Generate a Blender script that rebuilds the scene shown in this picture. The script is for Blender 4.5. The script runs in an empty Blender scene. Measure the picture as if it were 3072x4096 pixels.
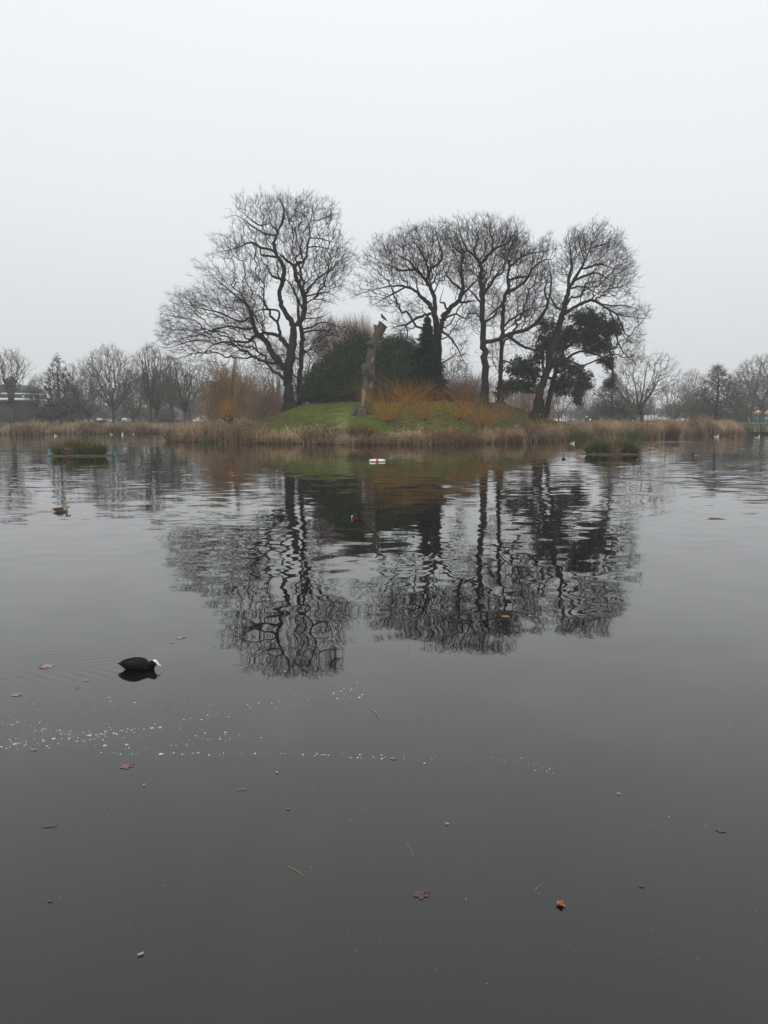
import bpy, math, random
import numpy as np
from mathutils import Vector, Matrix

# ------------------------------------------------------------------ camera, sky, sun, exposure
scene = bpy.context.scene
COL = scene.collection
F_PX, W_PX, H_PX = 3313.0, 3072, 4096
CAM_H, PITCH = 2.3, math.radians(6.4)
cam_data = bpy.data.cameras.new('camera')
cam_data.sensor_fit = 'VERTICAL'; cam_data.sensor_height = 36.0
cam_data.lens = 36.0 * F_PX / H_PX
cam_data.clip_start = 0.1; cam_data.clip_end = 2000
cam = bpy.data.objects.new('camera', cam_data); COL.objects.link(cam)
cam.location = (0, 0, CAM_H); cam.rotation_euler = (math.pi/2 - PITCH, 0, 0)
scene.camera = cam

SUN_EL, SUN_ROT = math.radians(32), math.radians(200)
world = bpy.data.worlds.new('World'); scene.world = world; world.use_nodes = True
wt = world.node_tree; wt.nodes.clear()
def wn(t, **k):
    n = wt.nodes.new(t)
    for a, b in k.items(): setattr(n, a, b)
    return n
w_out = wn('ShaderNodeOutputWorld'); w_bg = wn('ShaderNodeBackground'); w_bg.inputs['Strength'].default_value = 0.1
w_sky = wn('ShaderNodeTexSky'); w_sky.sky_type = 'NISHITA'; w_sky.sun_disc = False
w_sky.sun_elevation = SUN_EL; w_sky.sun_rotation = SUN_ROT
w_sky.air_density = 1.0; w_sky.dust_density = 6.0; w_sky.ozone_density = 1.0
w_tc = wn('ShaderNodeTexCoord'); w_sep = wn('ShaderNodeSeparateXYZ')
w_rmp = wn('ShaderNodeValToRGB')                       # overcast dome: brightens evenly from horizon to zenith
el = w_rmp.color_ramp.elements
el[0].position = 0.0; el[0].color = (.735, .750, .775, 1)
el[1].position = 1.0; el[1].color = (1.32, 1.34, 1.36, 1)
for p, c in ((.12, (.80, .82, .845)), (.24, (.885, .91, .935)), (.42, (.965, .985, 1.01)), (.65, (1.14, 1.16, 1.18))):
    e = el.new(p); e.color = (*c, 1)
w_mul = wn('ShaderNodeMixRGB', blend_type='MULTIPLY'); w_mul.inputs[0].default_value = 1; w_mul.inputs[2].default_value = (10.05, 10.02, 9.98, 1)
w_mix = wn('ShaderNodeMixRGB'); w_mix.inputs[0].default_value = 0.06
w_nz = wn('ShaderNodeTexNoise'); w_nz.inputs['Scale'].default_value = 1.6; w_nz.inputs['Detail'].default_value = 3
w_nr = wn('ShaderNodeMapRange'); w_nr.inputs['To Min'].default_value = .96; w_nr.inputs['To Max'].default_value = 1.04
w_m2 = wn('ShaderNodeMixRGB', blend_type='MULTIPLY'); w_m2.inputs[0].default_value = 1
L = wt.links.new
L(w_tc.outputs['Generated'], w_sep.inputs[0]); L(w_sep.outputs['Z'], w_rmp.inputs[0])
L(w_rmp.outputs[0], w_mul.inputs[1]); L(w_mul.outputs[0], w_mix.inputs[1]); L(w_sky.outputs[0], w_mix.inputs[2])
L(w_tc.outputs['Generated'], w_nz.inputs['Vector']); L(w_nz.outputs[0], w_nr.inputs['Value'])
L(w_mix.outputs[0], w_m2.inputs[1]); L(w_nr.outputs[0], w_m2.inputs[2])
L(w_m2.outputs[0], w_bg.inputs['Color']); L(w_bg.outputs[0], w_out.inputs['Surface'])

sun = bpy.data.lights.new('sun', 'SUN'); sun.energy = 0.55; sun.angle = math.radians(40); sun.color = (1, .97, .92)
sun_o = bpy.data.objects.new('sun', sun); COL.objects.link(sun_o)
# towards the sun: behind the camera, a little to its left
sd = Vector((math.sin(SUN_ROT)*math.cos(SUN_EL), math.cos(SUN_ROT)*math.cos(SUN_EL), math.sin(SUN_EL)))
sun_o.rotation_euler = sd.to_track_quat('Z', 'Y').to_euler(); sun_o.location = (-20, -30, 60)

vs = scene.view_settings
vs.view_transform = 'Standard'; vs.look = 'None'; vs.gamma = 1; vs.exposure = 0.0; vs.use_curve_mapping = False
scene.cycles.use_denoising = True
scene.cycles.volume_bounces = 1
scene.cycles.max_bounces = 8

# ------------------------------------------------------------------ helpers
RNG = np.random.default_rng(7)
def A(*p): return np.array(p, float)

def P(px, py, D):
    """the point at forward distance D that stands at pixel (px, py) of the 3072x4096 photograph"""
    u, v = (px - W_PX/2)/F_PX, (H_PX/2 - py)/F_PX
    d = A(u, math.cos(PITCH) + v*math.sin(PITCH), -math.sin(PITCH) + v*math.cos(PITCH))
    return A(0, 0, CAM_H) + d*(D/d[1])
def Wp(px, py, z=0.0):
    u, v = (px - W_PX/2)/F_PX, (H_PX/2 - py)/F_PX
    d = A(u, math.cos(PITCH) + v*math.sin(PITCH), -math.sin(PITCH) + v*math.cos(PITCH))
    return A(0, 0, CAM_H) + d*((z - CAM_H)/d[2])

class MB:
    def __init__(s): s.v = []; s.q = []; s.t = []; s.c = []; s.n = 0
    def add(s, V, Q=None, T=None, C=None):
        V = np.asarray(V, float).reshape(-1, 3)
        if Q is not None and len(Q): s.q.append(np.asarray(Q, np.int64).reshape(-1, 4) + s.n)
        if T is not None and len(T): s.t.append(np.asarray(T, np.int64).reshape(-1, 3) + s.n)
        s.v.append(V); s.n += len(V)
        if C is not None: s.c.append(np.broadcast_to(np.asarray(C, float).reshape(-1, 3), (len(V), 3)))
    def mesh(s, name, mat, smooth=False):
        V = np.concatenate(s.v) if s.v else np.zeros((0, 3))
        Q = np.concatenate(s.q) if s.q else np.zeros((0, 4), np.int64)
        T = np.concatenate(s.t) if s.t else np.zeros((0, 3), np.int64)
        me = bpy.data.meshes.new(name)
        me.vertices.add(len(V)); me.vertices.foreach_set('co', V.astype(np.float32).ravel())
        li = np.concatenate([Q.ravel(), T.ravel()]).astype(np.int32)
        me.loops.add(len(li)); me.loops.foreach_set('vertex_index', li)
        ls = np.concatenate([np.arange(len(Q))*4, len(Q)*4 + np.arange(len(T))*3]).astype(np.int32)
        me.polygons.add(len(ls)); me.polygons.foreach_set('loop_start', ls)
        if smooth: me.polygons.foreach_set('use_smooth', np.ones(len(ls), bool))
        if s.c:
            C = np.concatenate(s.c)
            at = me.color_attributes.new('col', 'FLOAT_COLOR', 'POINT')
            at.data.foreach_set('color', np.c_[C, np.ones(len(C))].astype(np.float32).ravel())
        me.update(calc_edges=True); me.validate(clean_customdata=False)
        if mat: me.materials.append(mat)
        return me
    def build(s, name, mat, parent=None, smooth=False, loc=None, kind=None):
        return link(name, s.mesh(name, mat, smooth), parent, loc, kind)

def link(name, data, parent=None, loc=None, kind=None):
    o = bpy.data.objects.new(name, data); COL.objects.link(o)
    if parent is not None: o.parent = parent
    if loc is not None: o.location = loc
    if kind: o['kind'] = kind
    return o
def thing(name, label, cat, loc=(0, 0, 0), rz=0, group=None):
    o = bpy.data.objects.new(name, None); COL.objects.link(o)
    o.location = loc; o.rotation_euler = (0, 0, rz); o.empty_display_size = .3
    return tag(o, label, cat, group)
def tag(o, label=None, cat=None, group=None, kind=None):
    if label: o['label'] = label
    if cat: o['category'] = cat
    if group: o['group'] = group
    if kind: o['kind'] = kind
    return o
def copy_tree(o, parent=None):
    c = o.copy(); COL.objects.link(c)
    if parent is not None: c.parent = parent
    for ch in list(o.children): copy_tree(ch, c)
    return c

def unit(a):
    return a/np.maximum(np.linalg.norm(a, axis=-1, keepdims=True), 1e-9)
def rand_dir(n, rng): return unit(rng.normal(size=(n, 3)))

def box(mb, c, s, rz=0, C=None):
    x, y, z = [k/2 for k in s]
    v = A(*[[a, b, d] for d in (-z, z) for a, b in ((-x, -y), (x, -y), (x, y), (-x, y))]).reshape(8, 3)
    ca, sa = math.cos(rz), math.sin(rz)
    v = np.c_[v[:, 0]*ca - v[:, 1]*sa, v[:, 0]*sa + v[:, 1]*ca, v[:, 2]] + np.asarray(c, float)
    mb.add(v, Q=[[3, 2, 1, 0], [4, 5, 6, 7], [0, 1, 5, 4], [1, 2, 6, 5], [2, 3, 7, 6], [3, 0, 4, 7]], C=C)

def tube(mb, pts, rad, k=6, C=None, cap=True, rough=0, rng=RNG):
    """swept tube with parallel transported rings"""
    pts = np.asarray(pts, float); n = len(pts); rad = np.broadcast_to(np.asarray(rad, float), (n,))
    tg = unit(np.gradient(pts, axis=0)); ref = A(1, 0, 0) if abs(tg[0][0]) < .8 else A(0, 1, 0)
    nrm = unit(np.cross(tg[0], ref)); th = np.arange(k)/k*2*math.pi
    c, s = np.cos(th)[:, None], np.sin(th)[:, None]
    V = np.empty((n, k, 3))
    for i in range(n):
        nrm = nrm - tg[i]*nrm.dot(tg[i]); nrm = nrm/max(np.linalg.norm(nrm), 1e-9)
        b = np.array((tg[i][1]*nrm[2]-tg[i][2]*nrm[1], tg[i][2]*nrm[0]-tg[i][0]*nrm[2], tg[i][0]*nrm[1]-tg[i][1]*nrm[0]))
        rr = rad[i]*(1 + (rough*rng.normal(size=(k, 1)) if rough else 0))
        V[i] = pts[i] + (c*nrm + s*b)*rr
    i, j = np.meshgrid(np.arange(n-1), np.arange(k), indexing='ij')
    a = i*k + j; b2 = i*k + (j+1) % k
    Q = np.stack([a, b2, b2+k, a+k], -1).reshape(-1, 4)
    V = V.reshape(-1, 3); T = None
    if cap:
        V = np.vstack([V, pts[0], pts[-1]]); m = n*k; jj = np.arange(k)
        T = np.vstack([np.stack([np.full(k, m), (jj+1) % k, jj], -1), np.stack([np.full(k, m+1), (n-1)*k + jj, (n-1)*k + (jj+1) % k], -1)])
    mb.add(V, Q=Q, T=T, C=C)

def frusta(mb, P0, P1, R0, R1, k=3, C=None):
    """many separate thin segments at once"""
    P0 = np.asarray(P0); P1 = np.asarray(P1); n = len(P0)
    if n == 0: return
    t = unit(P1 - P0); ref = np.where(np.abs(t[:, 2:3]) < .9, A(0, 0, 1), A(1, 0, 0))
    a = unit(np.cross(t, ref)); b = np.cross(t, a)
    th = np.arange(k)/k*2*math.pi
    ring = np.cos(th)[None, :, None]*a[:, None] + np.sin(th)[None, :, None]*b[:, None]
    R0 = np.broadcast_to(R0, (n,)); R1 = np.broadcast_to(R1, (n,))
    V = np.concatenate([P0[:, None] + ring*R0[:, None, None], P1[:, None] + ring*R1[:, None, None]], 1)
    j = np.arange(k); q = np.stack([j, (j+1) % k, (j+1) % k + k, j + k], -1)
    Q = (np.arange(n)*2*k)[:, None, None] + q[None]
    mb.add(V.reshape(-1, 3), Q=Q.reshape(-1, 4), C=None if C is None else np.repeat(np.asarray(C), 2*k, 0))

def ribbons(mb, base, dirs, length, width, bend, C=None, seg=2, rng=RNG):
    """grass blades / reeds / straps: tapered ribbons that bend over"""
    n = len(base); side = unit(np.cross(dirs, rand_dir(n, rng)))
    bd = rand_dir(n, rng); bd[:, 2] = -np.abs(bd[:, 2])*.5
    V = np.empty((n, seg+1, 2, 3))
    for i in range(seg+1):
        f = i/seg
        c = base + dirs*(length*f)[:, None] + bd*(bend*length*f*f)[:, None]
        w = (width*(1 - .85*f**1.5))[:, None]*.5
        V[:, i, 0] = c - side*w; V[:, i, 1] = c + side*w
    q = np.array([[2*i, 2*i+1, 2*i+3, 2*i+2] for i in range(seg)])
    Q = (np.arange(n)*2*(seg+1))[:, None, None] + q[None]
    mb.add(V.reshape(-1, 3), Q=Q.reshape(-1, 4), C=None if C is None else np.repeat(np.asarray(C), 2*(seg+1), 0))

def leaves(mb, cen, nor, size, C=None, rng=RNG, aspect=.55):
    """folded leaf shapes, two quads each side of the midrib reduced to two triangles"""
    n = len(cen); a = unit(np.cross(nor, rand_dir(n, rng))); b = np.cross(nor, a)
    s = np.broadcast_to(size, (n,))[:, None]
    V = np.stack([cen - a*s, cen + b*s*aspect + nor*s*.18, cen + a*s, cen - b*s*aspect + nor*s*.18], 1)
    q = np.array([[0, 1, 2], [0, 2, 3]]); T = (np.arange(n)*4)[:, None, None] + q[None]
    mb.add(V.reshape(-1, 3), T=T.reshape(-1, 3), C=None if C is None else np.repeat(np.asarray(C), 4, 0))

def loft(mb, secs, k=14, C=None, axis='x'):
    """secs: (s, z_centre, half_width, half_height[, y_centre]) along +x"""
    th = np.arange(k)/k*2*math.pi; n = len(secs); V = []
    for s_ in secs:
        x, zc, hw, hh = s_[:4]; yc = s_[4] if len(s_) > 4 else 0
        V.append(np.c_[np.full(k, x), yc + np.cos(th)*hw, zc + np.sin(th)*hh])
    V = np.array(V).reshape(-1, 3)
    i, j = np.meshgrid(np.arange(n-1), np.arange(k), indexing='ij')
    a = i*k + j; b2 = i*k + (j+1) % k
    Q = np.stack([a, b2, b2+k, a+k], -1).reshape(-1, 4)
    V = np.vstack([V, V[:k].mean(0), V[-k:].mean(0)]); m = n*k; jj = np.arange(k)
    T = np.vstack([np.stack([np.full(k, m), (jj+1) % k, jj], -1), np.stack([np.full(k, m+1), (n-1)*k + jj, (n-1)*k + (jj+1) % k], -1)])
    mb.add(V, Q=Q, T=T, C=C)
def ball(mb, c, r, nu=12, nv=8, C=None):
    r = np.broadcast_to(np.asarray(r, float), (3,))
    secs = []
    for i in range(nv+1):
        f = math.pi*(i + .02)/(nv + .04); secs.append((-math.cos(f), 0, math.sin(f), math.sin(f)))
    m2 = MB(); loft(m2, secs, nu)
    mb.add(np.concatenate(m2.v)*r + np.asarray(c, float), Q=np.concatenate(m2.q), T=np.concatenate(m2.t), C=C)
def remesh(o, vox, smooth=3):
    m = o.modifiers.new('remesh', 'REMESH'); m.mode = 'VOXEL'; m.voxel_size = vox; m.use_smooth_shade = True
    s = o.modifiers.new('smooth', 'SMOOTH'); s.factor = .5; s.iterations = smooth
    return o

# ------------------------------------------------------------------ materials
class NT:
    def __init__(s, name):
        s.m = bpy.data.materials.new(name); s.m.use_nodes = True; s.t = s.m.node_tree
        s.b = s.t.nodes['Principled BSDF']; s.out = s.t.nodes['Material Output']
    def n(s, ty, ins=None, **k):
        n = s.t.nodes.new(ty)
        for a, b in k.items(): setattr(n, a, b)
        for a, b in (ins or {}).items():
            if hasattr(b, 'is_output') or hasattr(b, 'links'): s.t.links.new(b, n.inputs[a])
            else: n.inputs[a].default_value = b
        return n
    def l(s, a, b): s.t.links.new(a, b)
    def ramp(s, fac, stops):
        r = s.n('ShaderNodeValToRGB', {0: fac}); e = r.color_ramp.elements
        e[0].position, e[0].color = stops[0][0], (*stops[0][1], 1)
        e[1].position, e[1].color = stops[-1][0], (*stops[-1][1], 1)
        for p, c in stops[1:-1]:
            k = e.new(p); k.color = (*c, 1)
        return r.outputs[0]
    def noise(s, scale, detail=4, rough=.55, vec=None, stretch=None):
        v = vec
        if v is None: v = s.n('ShaderNodeTexCoord').outputs['Object']
        if stretch: v = s.n('ShaderNodeMapping', {'Vector': v, 'Scale': stretch}).outputs[0]
        return s.n('ShaderNodeTexNoise', {'Vector': v, 'Scale': scale, 'Detail': detail, 'Roughness': rough})
    def bump(s, h, strength=.5, dist=.02):
        b = s.n('ShaderNodeBump', {'Height': h, 'Strength': strength, 'Distance': dist}); s.l(b.outputs[0], s.b.inputs['Normal'])

def mat_plain(name, col, rough=.7, var=.25, scale=12, spec=.3, metal=0, bump=.2):
    t = NT(name); nz = t.noise(scale)
    lo = tuple(c*(1-var) for c in col); hi = tuple(min(1, c*(1+var)) for c in col)
    t.l(t.ramp(nz.outputs[0], [(.3, lo), (.7, hi)]), t.b.inputs['Base Color'])
    t.b.inputs['Roughness'].default_value = rough; t.b.inputs['Specular IOR Level'].default_value = spec
    t.b.inputs['Metallic'].default_value = metal
    if bump: t.bump(nz.outputs[0], bump, .01)
    return t.m
def mat_bark(name, lo, hi, moss=None, scale=1.0):
    t = NT(name); nz = t.noise(3*scale, 6, .65, stretch=(4, 4, .8)); n2 = t.noise(.7*scale, 3)
    c = t.ramp(nz.outputs[0], [(.32, lo), (.7, hi)])
    if moss:
        f = t.ramp(n2.outputs[0], [(.5, (0, 0, 0)), (.68, (1, 1, 1))])
        c = t.n('ShaderNodeMixRGB', {0: f, 1: c, 2: (*moss, 1)}).outputs[0]
    t.l(c, t.b.inputs['Base Color']); t.b.inputs['Roughness'].default_value = .9; t.b.inputs['Specular IOR Level'].default_value = .15
    t.bump(nz.outputs[0], .9, .06)
    return t.m
def mat_island(name, stops, rough=.8, patch=None, spec=.2, trans=0.0):
    """every separate blade, leaf or shoot takes its own colour"""
    t = NT(name); g = t.n('ShaderNodeNewGeometry')
    f = g.outputs['Random Per Island']
    if patch:
        nz = t.noise(patch, 2, vec=g.outputs['Position'])
        nz = t.n('ShaderNodeMapRange', {'Value': nz.outputs[0], 'From Min': .32, 'From Max': .68, 'To Min': .02, 'To Max': .98})
        f = t.n('ShaderNodeMath', {0: f, 1: nz.outputs[0]}, operation='ADD').outputs[0]
        f = t.n('ShaderNodeMath', {0: f, 1: .5}, operation='MULTIPLY').outputs[0]
    c = t.ramp(f, stops); t.l(c, t.b.inputs['Base Color'])
    t.b.inputs['Roughness'].default_value = rough; t.b.inputs['Specular IOR Level'].default_value = spec
    if trans:
        tr = t.n('ShaderNodeBsdfTranslucent', {'Color': c}); mx = t.n('ShaderNodeMixShader', {0: trans, 1: t.b.outputs[0], 2: tr.outputs[0]})
        t.l(mx.outputs[0], t.out.inputs['Surface'])
    return t.m
def mat_attr(name, rough=.9, nscale=6, spec=.15, bump=.4):
    t = NT(name); a = t.n('ShaderNodeAttribute', attribute_name='col'); nz = t.noise(nscale, 5, .7)
    c = t.n('ShaderNodeMixRGB', {0: 1.0, 1: a.outputs['Color'], 2: t.ramp(nz.outputs[0], [(.25, (.55, .55, .55)), (.75, (1.4, 1.4, 1.4))])}, blend_type='MULTIPLY').outputs[0]
    t.l(c, t.b.inputs['Base Color']); t.b.inputs['Roughness'].default_value = rough; t.b.inputs['Specular IOR Level'].default_value = spec
    if bump: t.bump(nz.outputs[0], bump, .05)
    return t.m

M = {}
M['bark'] = mat_bark('bark', (.010, .009, .0075), (.036, .033, .026), moss=(.030, .034, .014))
M['bark_brown'] = mat_bark('pollard_bark', (.045, .028, .018), (.12, .078, .05))
M['twig'] = mat_plain('twig_bark', (.022, .019, .018), .9, .3, 2, .1, bump=0)
M['bark_far_hazed'] = mat_bark('bark_far_hazed', (.045, .042, .035), (.10, .093, .075), moss=(.06, .07, .035))  # bark lightened to carry part of the distance haze
M['twig_far'] = mat_plain('twig_brown_hazed', (.105, .092, .074), .9, .3, 1.5, .1, bump=0)  # paler than near twigs: some of the distance haze is in this colour
M['twig_olive'] = mat_plain('twig_olive_hazed', (.095, .093, .068), .9, .3, 1.5, .1, bump=0)  # olive twigs, likewise paled for distance haze
M['alder'] = mat_plain('catkin_twigs', (.055, .042, .038), .9, .3, 1.5, .1, bump=0)
M['reddish'] = mat_island('red_shoots', [(.0, (.15, .075, .055)), (.5, (.27, .125, .095)), (1, (.38, .22, .17))], .8)
M['willow'] = mat_island('willow_strands', [(.0, (.17, .10, .045)), (.5, (.30, .18, .075)), (1, (.40, .27, .13))], .8)
M['osier'] = mat_island('orange_osier_shoots', [(.0, (.17, .085, .014)), (.4, (.42, .18, .024)), (.75, (.52, .215, .03)), (1, (.36, .28, .05))], .7)
M['scrub'] = mat_island('brown_scrub_stems', [(.0, (.10, .05, .03)), (.5, (.22, .12, .065)), (1, (.34, .21, .11))], .8)
M['holly'] = mat_island('holly_leaves', [(.0, (.010, .021, .007)), (.55, (.026, .050, .015)), (.88, (.055, .085, .027)), (1, (.13, .16, .07))], .5, spec=.35)
M['oak'] = mat_island('holm_oak_leaves', [(.0, (.010, .017, .010)), (.6, (.024, .038, .020)), (.93, (.050, .064, .034)), (1, (.11, .085, .045))], .6, spec=.25)
M['brownleaf'] = mat_island('dead_brown_leaves', [(.0, (.05, .028, .018)), (1, (.13, .07, .04))], .8)
M['conifer'] = mat_island('conifer_needles', [(.0, (.006, .017, .012)), (.7, (.014, .034, .022)), (1, (.032, .058, .038))], .6)
M['reed'] = mat_island('dry_reed', [(.10, (.065, .037, .019)), (.32, (.18, .105, .056)), (.52, (.37, .245, .142)), (.78, (.56, .42, .275)), (1, (.72, .60, .44))], .85, patch=.32, trans=.15)
M['reed_base_shade'] = mat_island('shaded_reed_base', [(.0, (.018, .012, .007)), (.6, (.042, .027, .015)), (1, (.09, .06, .034))], .9)  # dark old blades low down; shade inside the dense reeds put into colour
M['sedge_brown'] = mat_island('brown_sedge', [(.0, (.055, .032, .018)), (.6, (.12, .07, .035)), (1, (.21, .13, .07))], .85)
M['sedge_green'] = mat_island('green_sedge', [(.0, (.035, .045, .014)), (.6, (.085, .10, .028)), (1, (.21, .20, .075))], .8)
M['sedge_tan'] = mat_island('tan_sedge', [(.0, (.10, .07, .035)), (.6, (.22, .15, .08)), (1, (.36, .27, .15))], .85)
M['plant_green'] = mat_island('raft_greens', [(.0, (.035, .048, .012)), (.6, (.085, .105, .026)), (1, (.22, .22, .07))], .7, trans=.15)
M['ground'] = mat_attr('ground_cover', .95, 1.2)
M['island'] = mat_attr('island_turf', .95, 5, .1, .6)
M['grass'] = mat_attr('grass_blades', .8, 3, .15, 0)
M['deadwood'] = mat_bark('dead_wood', (.045, .041, .034), (.15, .135, .112), moss=(.065, .075, .04), scale=1.6)
M['palewood'] = mat_plain('bare_wood', (.24, .19, .14), .8, .4, 5)
M['darkwood'] = mat_plain('hollow_wood', (.03, .025, .02), .95, .4, 5)
M['board'] = mat_plain('weathered_board', (.07, .06, .045), .85, .35, 3)
M['black'] = mat_plain('coot_plumage', (.006, .006, .007), .75, .5, 40, .12)
M['black_wing'] = mat_plain('coot_wing', (.010, .010, .012), .7, .6, 70, .15)
M['white'] = mat_plain('white_shield', (.82, .80, .76), .5, .04, 30)
M['eye'] = mat_plain('red_eye', (.12, .01, .01), .2, .1, 30, .5, bump=0)
M['brown'] = mat_plain('brown_plumage', (.17, .11, .07), .8, .6, 70)
M['dbrown'] = mat_plain('dark_brown_plumage', (.06, .045, .035), .8, .5, 70)
M['tanplum'] = mat_plain('tan_plumage', (.30, .22, .15), .8, .4, 60)
M['chestnut'] = mat_plain('chestnut_plumage', (.22, .07, .02), .7, .3, 50)
M['whiteplum'] = mat_plain('white_plumage', (.78, .77, .74), .7, .08, 50)
M['greyplum'] = mat_plain('grey_plumage', (.42, .43, .45), .7, .1, 50)
M['crow'] = mat_plain('dark_plumage', (.014, .014, .019), .5, .4, 30)
M['billdark'] = mat_plain('dark_bill', (.03, .028, .026), .5, .2, 40)
M['billyellow'] = mat_plain('orange_bill', (.4, .22, .05), .5, .2, 40)
M['ringwhite'] = mat_plain('white_buoy_shell', (.80, .78, .75), .45, .06, 8)
M['ringred'] = mat_plain('red_buoy_band', (.45, .09, .05), .5, .15, 10)
M['rope'] = mat_plain('grab_rope', (.08, .07, .06), .9, .3, 30)
M['teal'] = mat_plain('turquoise_netting', (.05, .42, .34), .6, .15, 12)
M['pipe'] = mat_plain('raft_pipe', (.055, .055, .055), .5, .4, 6)
M['coir'] = mat_plain('raft_coir_mat', (.06, .042, .025), .95, .5, 8)
M['foam'] = mat_plain('foam', (.50, .51, .51), .5, .1, 60)
M['straw'] = mat_plain('straw', (.28, .21, .11), .6, .3, 40)
M['slate'] = mat_plain('slate_roof', (.10, .105, .11), .7, .2, 2)
M['copper'] = mat_plain('green_grey_roof', (.06, .075, .07), .7, .25, 1.2)
M['brick'] = mat_plain('brick_wall', (.17, .07, .05), .85, .3, 3)
M['wallgrey'] = mat_plain('dark_render', (.03, .03, .029), .85, .25, 1)
M['paint'] = mat_plain('white_paint', (.75, .76, .75), .6, .08, 3)
M['pane'] = mat_plain('dark_pane', (.02, .022, .025), .15, .1, 1, .5, bump=0)
M['carpaint'] = mat_plain('dark_car_paint', (.03, .035, .045), .35, .1, 3, .5, bump=0)
M['carred'] = mat_plain('maroon_car_paint', (.12, .02, .02), .35, .1, 3, .5, bump=0)
M['carwhite'] = mat_plain('white_car_paint', (.6, .6, .6), .4, .06, 3, .5, bump=0)
M['tyre'] = mat_plain('tyre_rubber', (.02, .02, .02), .9, .2, 10)
M['yellow'] = mat_plain('yellow_panel', (.55, .36, .03), .6, .15, 4)
M['blue'] = mat_plain('blue_panel', (.03, .13, .30), .6, .15, 4)
M['pinkish'] = mat_plain('salmon_panel', (.42, .16, .10), .6, .15, 4)
def mat_lamp(name, c, s):
    t = NT(name); t.b.inputs['Base Color'].default_value = (*c, 1)
    t.b.inputs['Emission Color'].default_value = (*c, 1); t.b.inputs['Emission Strength'].default_value = s; return t.m
M['headlamp'] = mat_lamp('headlamp', (1, .75, .45), 12)
M['taillamp'] = mat_lamp('taillamp', (1, .18, .1), 8)
M['greenlamp'] = mat_lamp('green_signal', (.1, 1, .55), 3)
def mat_leaf(name, col):
    t = NT(name); nz = t.noise(45, 4)
    t.l(t.ramp(nz.outputs[0], [(.25, tuple(c*.6 for c in col)), (.75, tuple(c*1.3 for c in col))]), t.b.inputs['Base Color'])
    t.b.inputs['Roughness'].default_value = .05; t.b.inputs['IOR'].default_value = 1.42; return t.m
M['leaf_red'] = mat_leaf('wet_red_leaf', (.125, .036, .028))
M['leaf_pale'] = mat_leaf('wet_pale_leaf', (.19, .082, .066))
M['leaf_dark'] = mat_leaf('wet_dark_leaf', (.06, .022, .016))
M['leaf_orange'] = mat_plain('dry_orange_leaf', (.30, .10, .04), .7, .35, 40)
# ------------------------------------------------------------------ the lie of the land
_sh = np.array([Wp(x, y)[:2] for x, y in ((700, 1766), (785, 1768), (875, 1770), (1038, 1774), (1200, 1777), (1400, 1779.5), (1600, 1780), (1800, 1778), (2061, 1770), (2272, 1761.5), (2525, 1754), (2700, 1748))])
_rx, _rz = np.array([(-24, -.8), (-21.5, .15), (-19, .65), (-16.8, 1.25), (-14.5, 1.95), (-12, 2.75), (-10, 3.5), (-7.4, 3.85), (-1, 4.05), (5, 4.1), (8, 4.15), (10, 4.2), (13, 4.05), (15, 3.65), (17.8, 2.8), (21, 2.0), (24, 1.55), (26.3, 1.2), (29.5, .55), (32, .1), (34, -.6)]).T
def shore(X): return np.interp(X, _sh[:, 0], _sh[:, 1])
def vnoise(X, Y, s, seed=0):
    r = np.random.default_rng(seed); o = 0
    for k in range(5):
        a = r.uniform(0, 6.28); f = (1.7**k)/s; o = o + np.sin((X*math.cos(a) + Y*math.sin(a))*f*6.28 + r.uniform(0, 6.28))/(1.4**k)
    return o/2.4
def h_island(X, D):
    X = np.asarray(X, float); D = np.asarray(D, float)
    t = (D - shore(X))/11.0; rz = np.interp(X, _rx, _rz)
    up = np.where(rz > .1, .10 + (rz - .10)*np.sin(np.pi/2*np.clip((t-.07)/.93, 0, 1)), rz)
    dn = rz*np.cos(np.pi/2*np.clip((t-1)/1.5, 0, 1)) - .5*np.clip((t-1)/1.5, 0, 1)
    h = np.where(t < 1, up, dn) + .05*vnoise(X, D, 3.1, 3)*np.clip(t*2, 0, 1)
    return np.where(t < 0, np.minimum(.10, rz) + t*11*1.6, h)
_bx, _by = np.array([(-400, 118), (-70, 124)] + [tuple(Wp(x, y)[:2]) for x, y in ((0, 1740), (200, 1738), (400, 1736), (690, 1735))]
                    + [(-22, 131), (18, 130), (21, 104)] + [tuple(Wp(x, y)[:2]) for x, y in ((2525, 1753.5), (2700, 1748), (2850, 1744), (2960, 1741), (3072, 1738))] + [(80, 124), (400, 116)]).T
def bank(X): return np.interp(X, _bx, _by)
def h_bank(X, D):
    t = D - bank(X)
    far = np.where(t < 0, np.maximum(t*1.2, -.9), .12 + .3*np.clip(t/2, 0, 1) + 1.05*np.clip((t-4)/34, 0, 1))
    near = np.where(D < 1.3, .55, -.9)
    return np.where(D < 10, near, far) + .04*vnoise(X, D, 9, 5)*np.clip(t/4, 0, 1)

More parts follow.
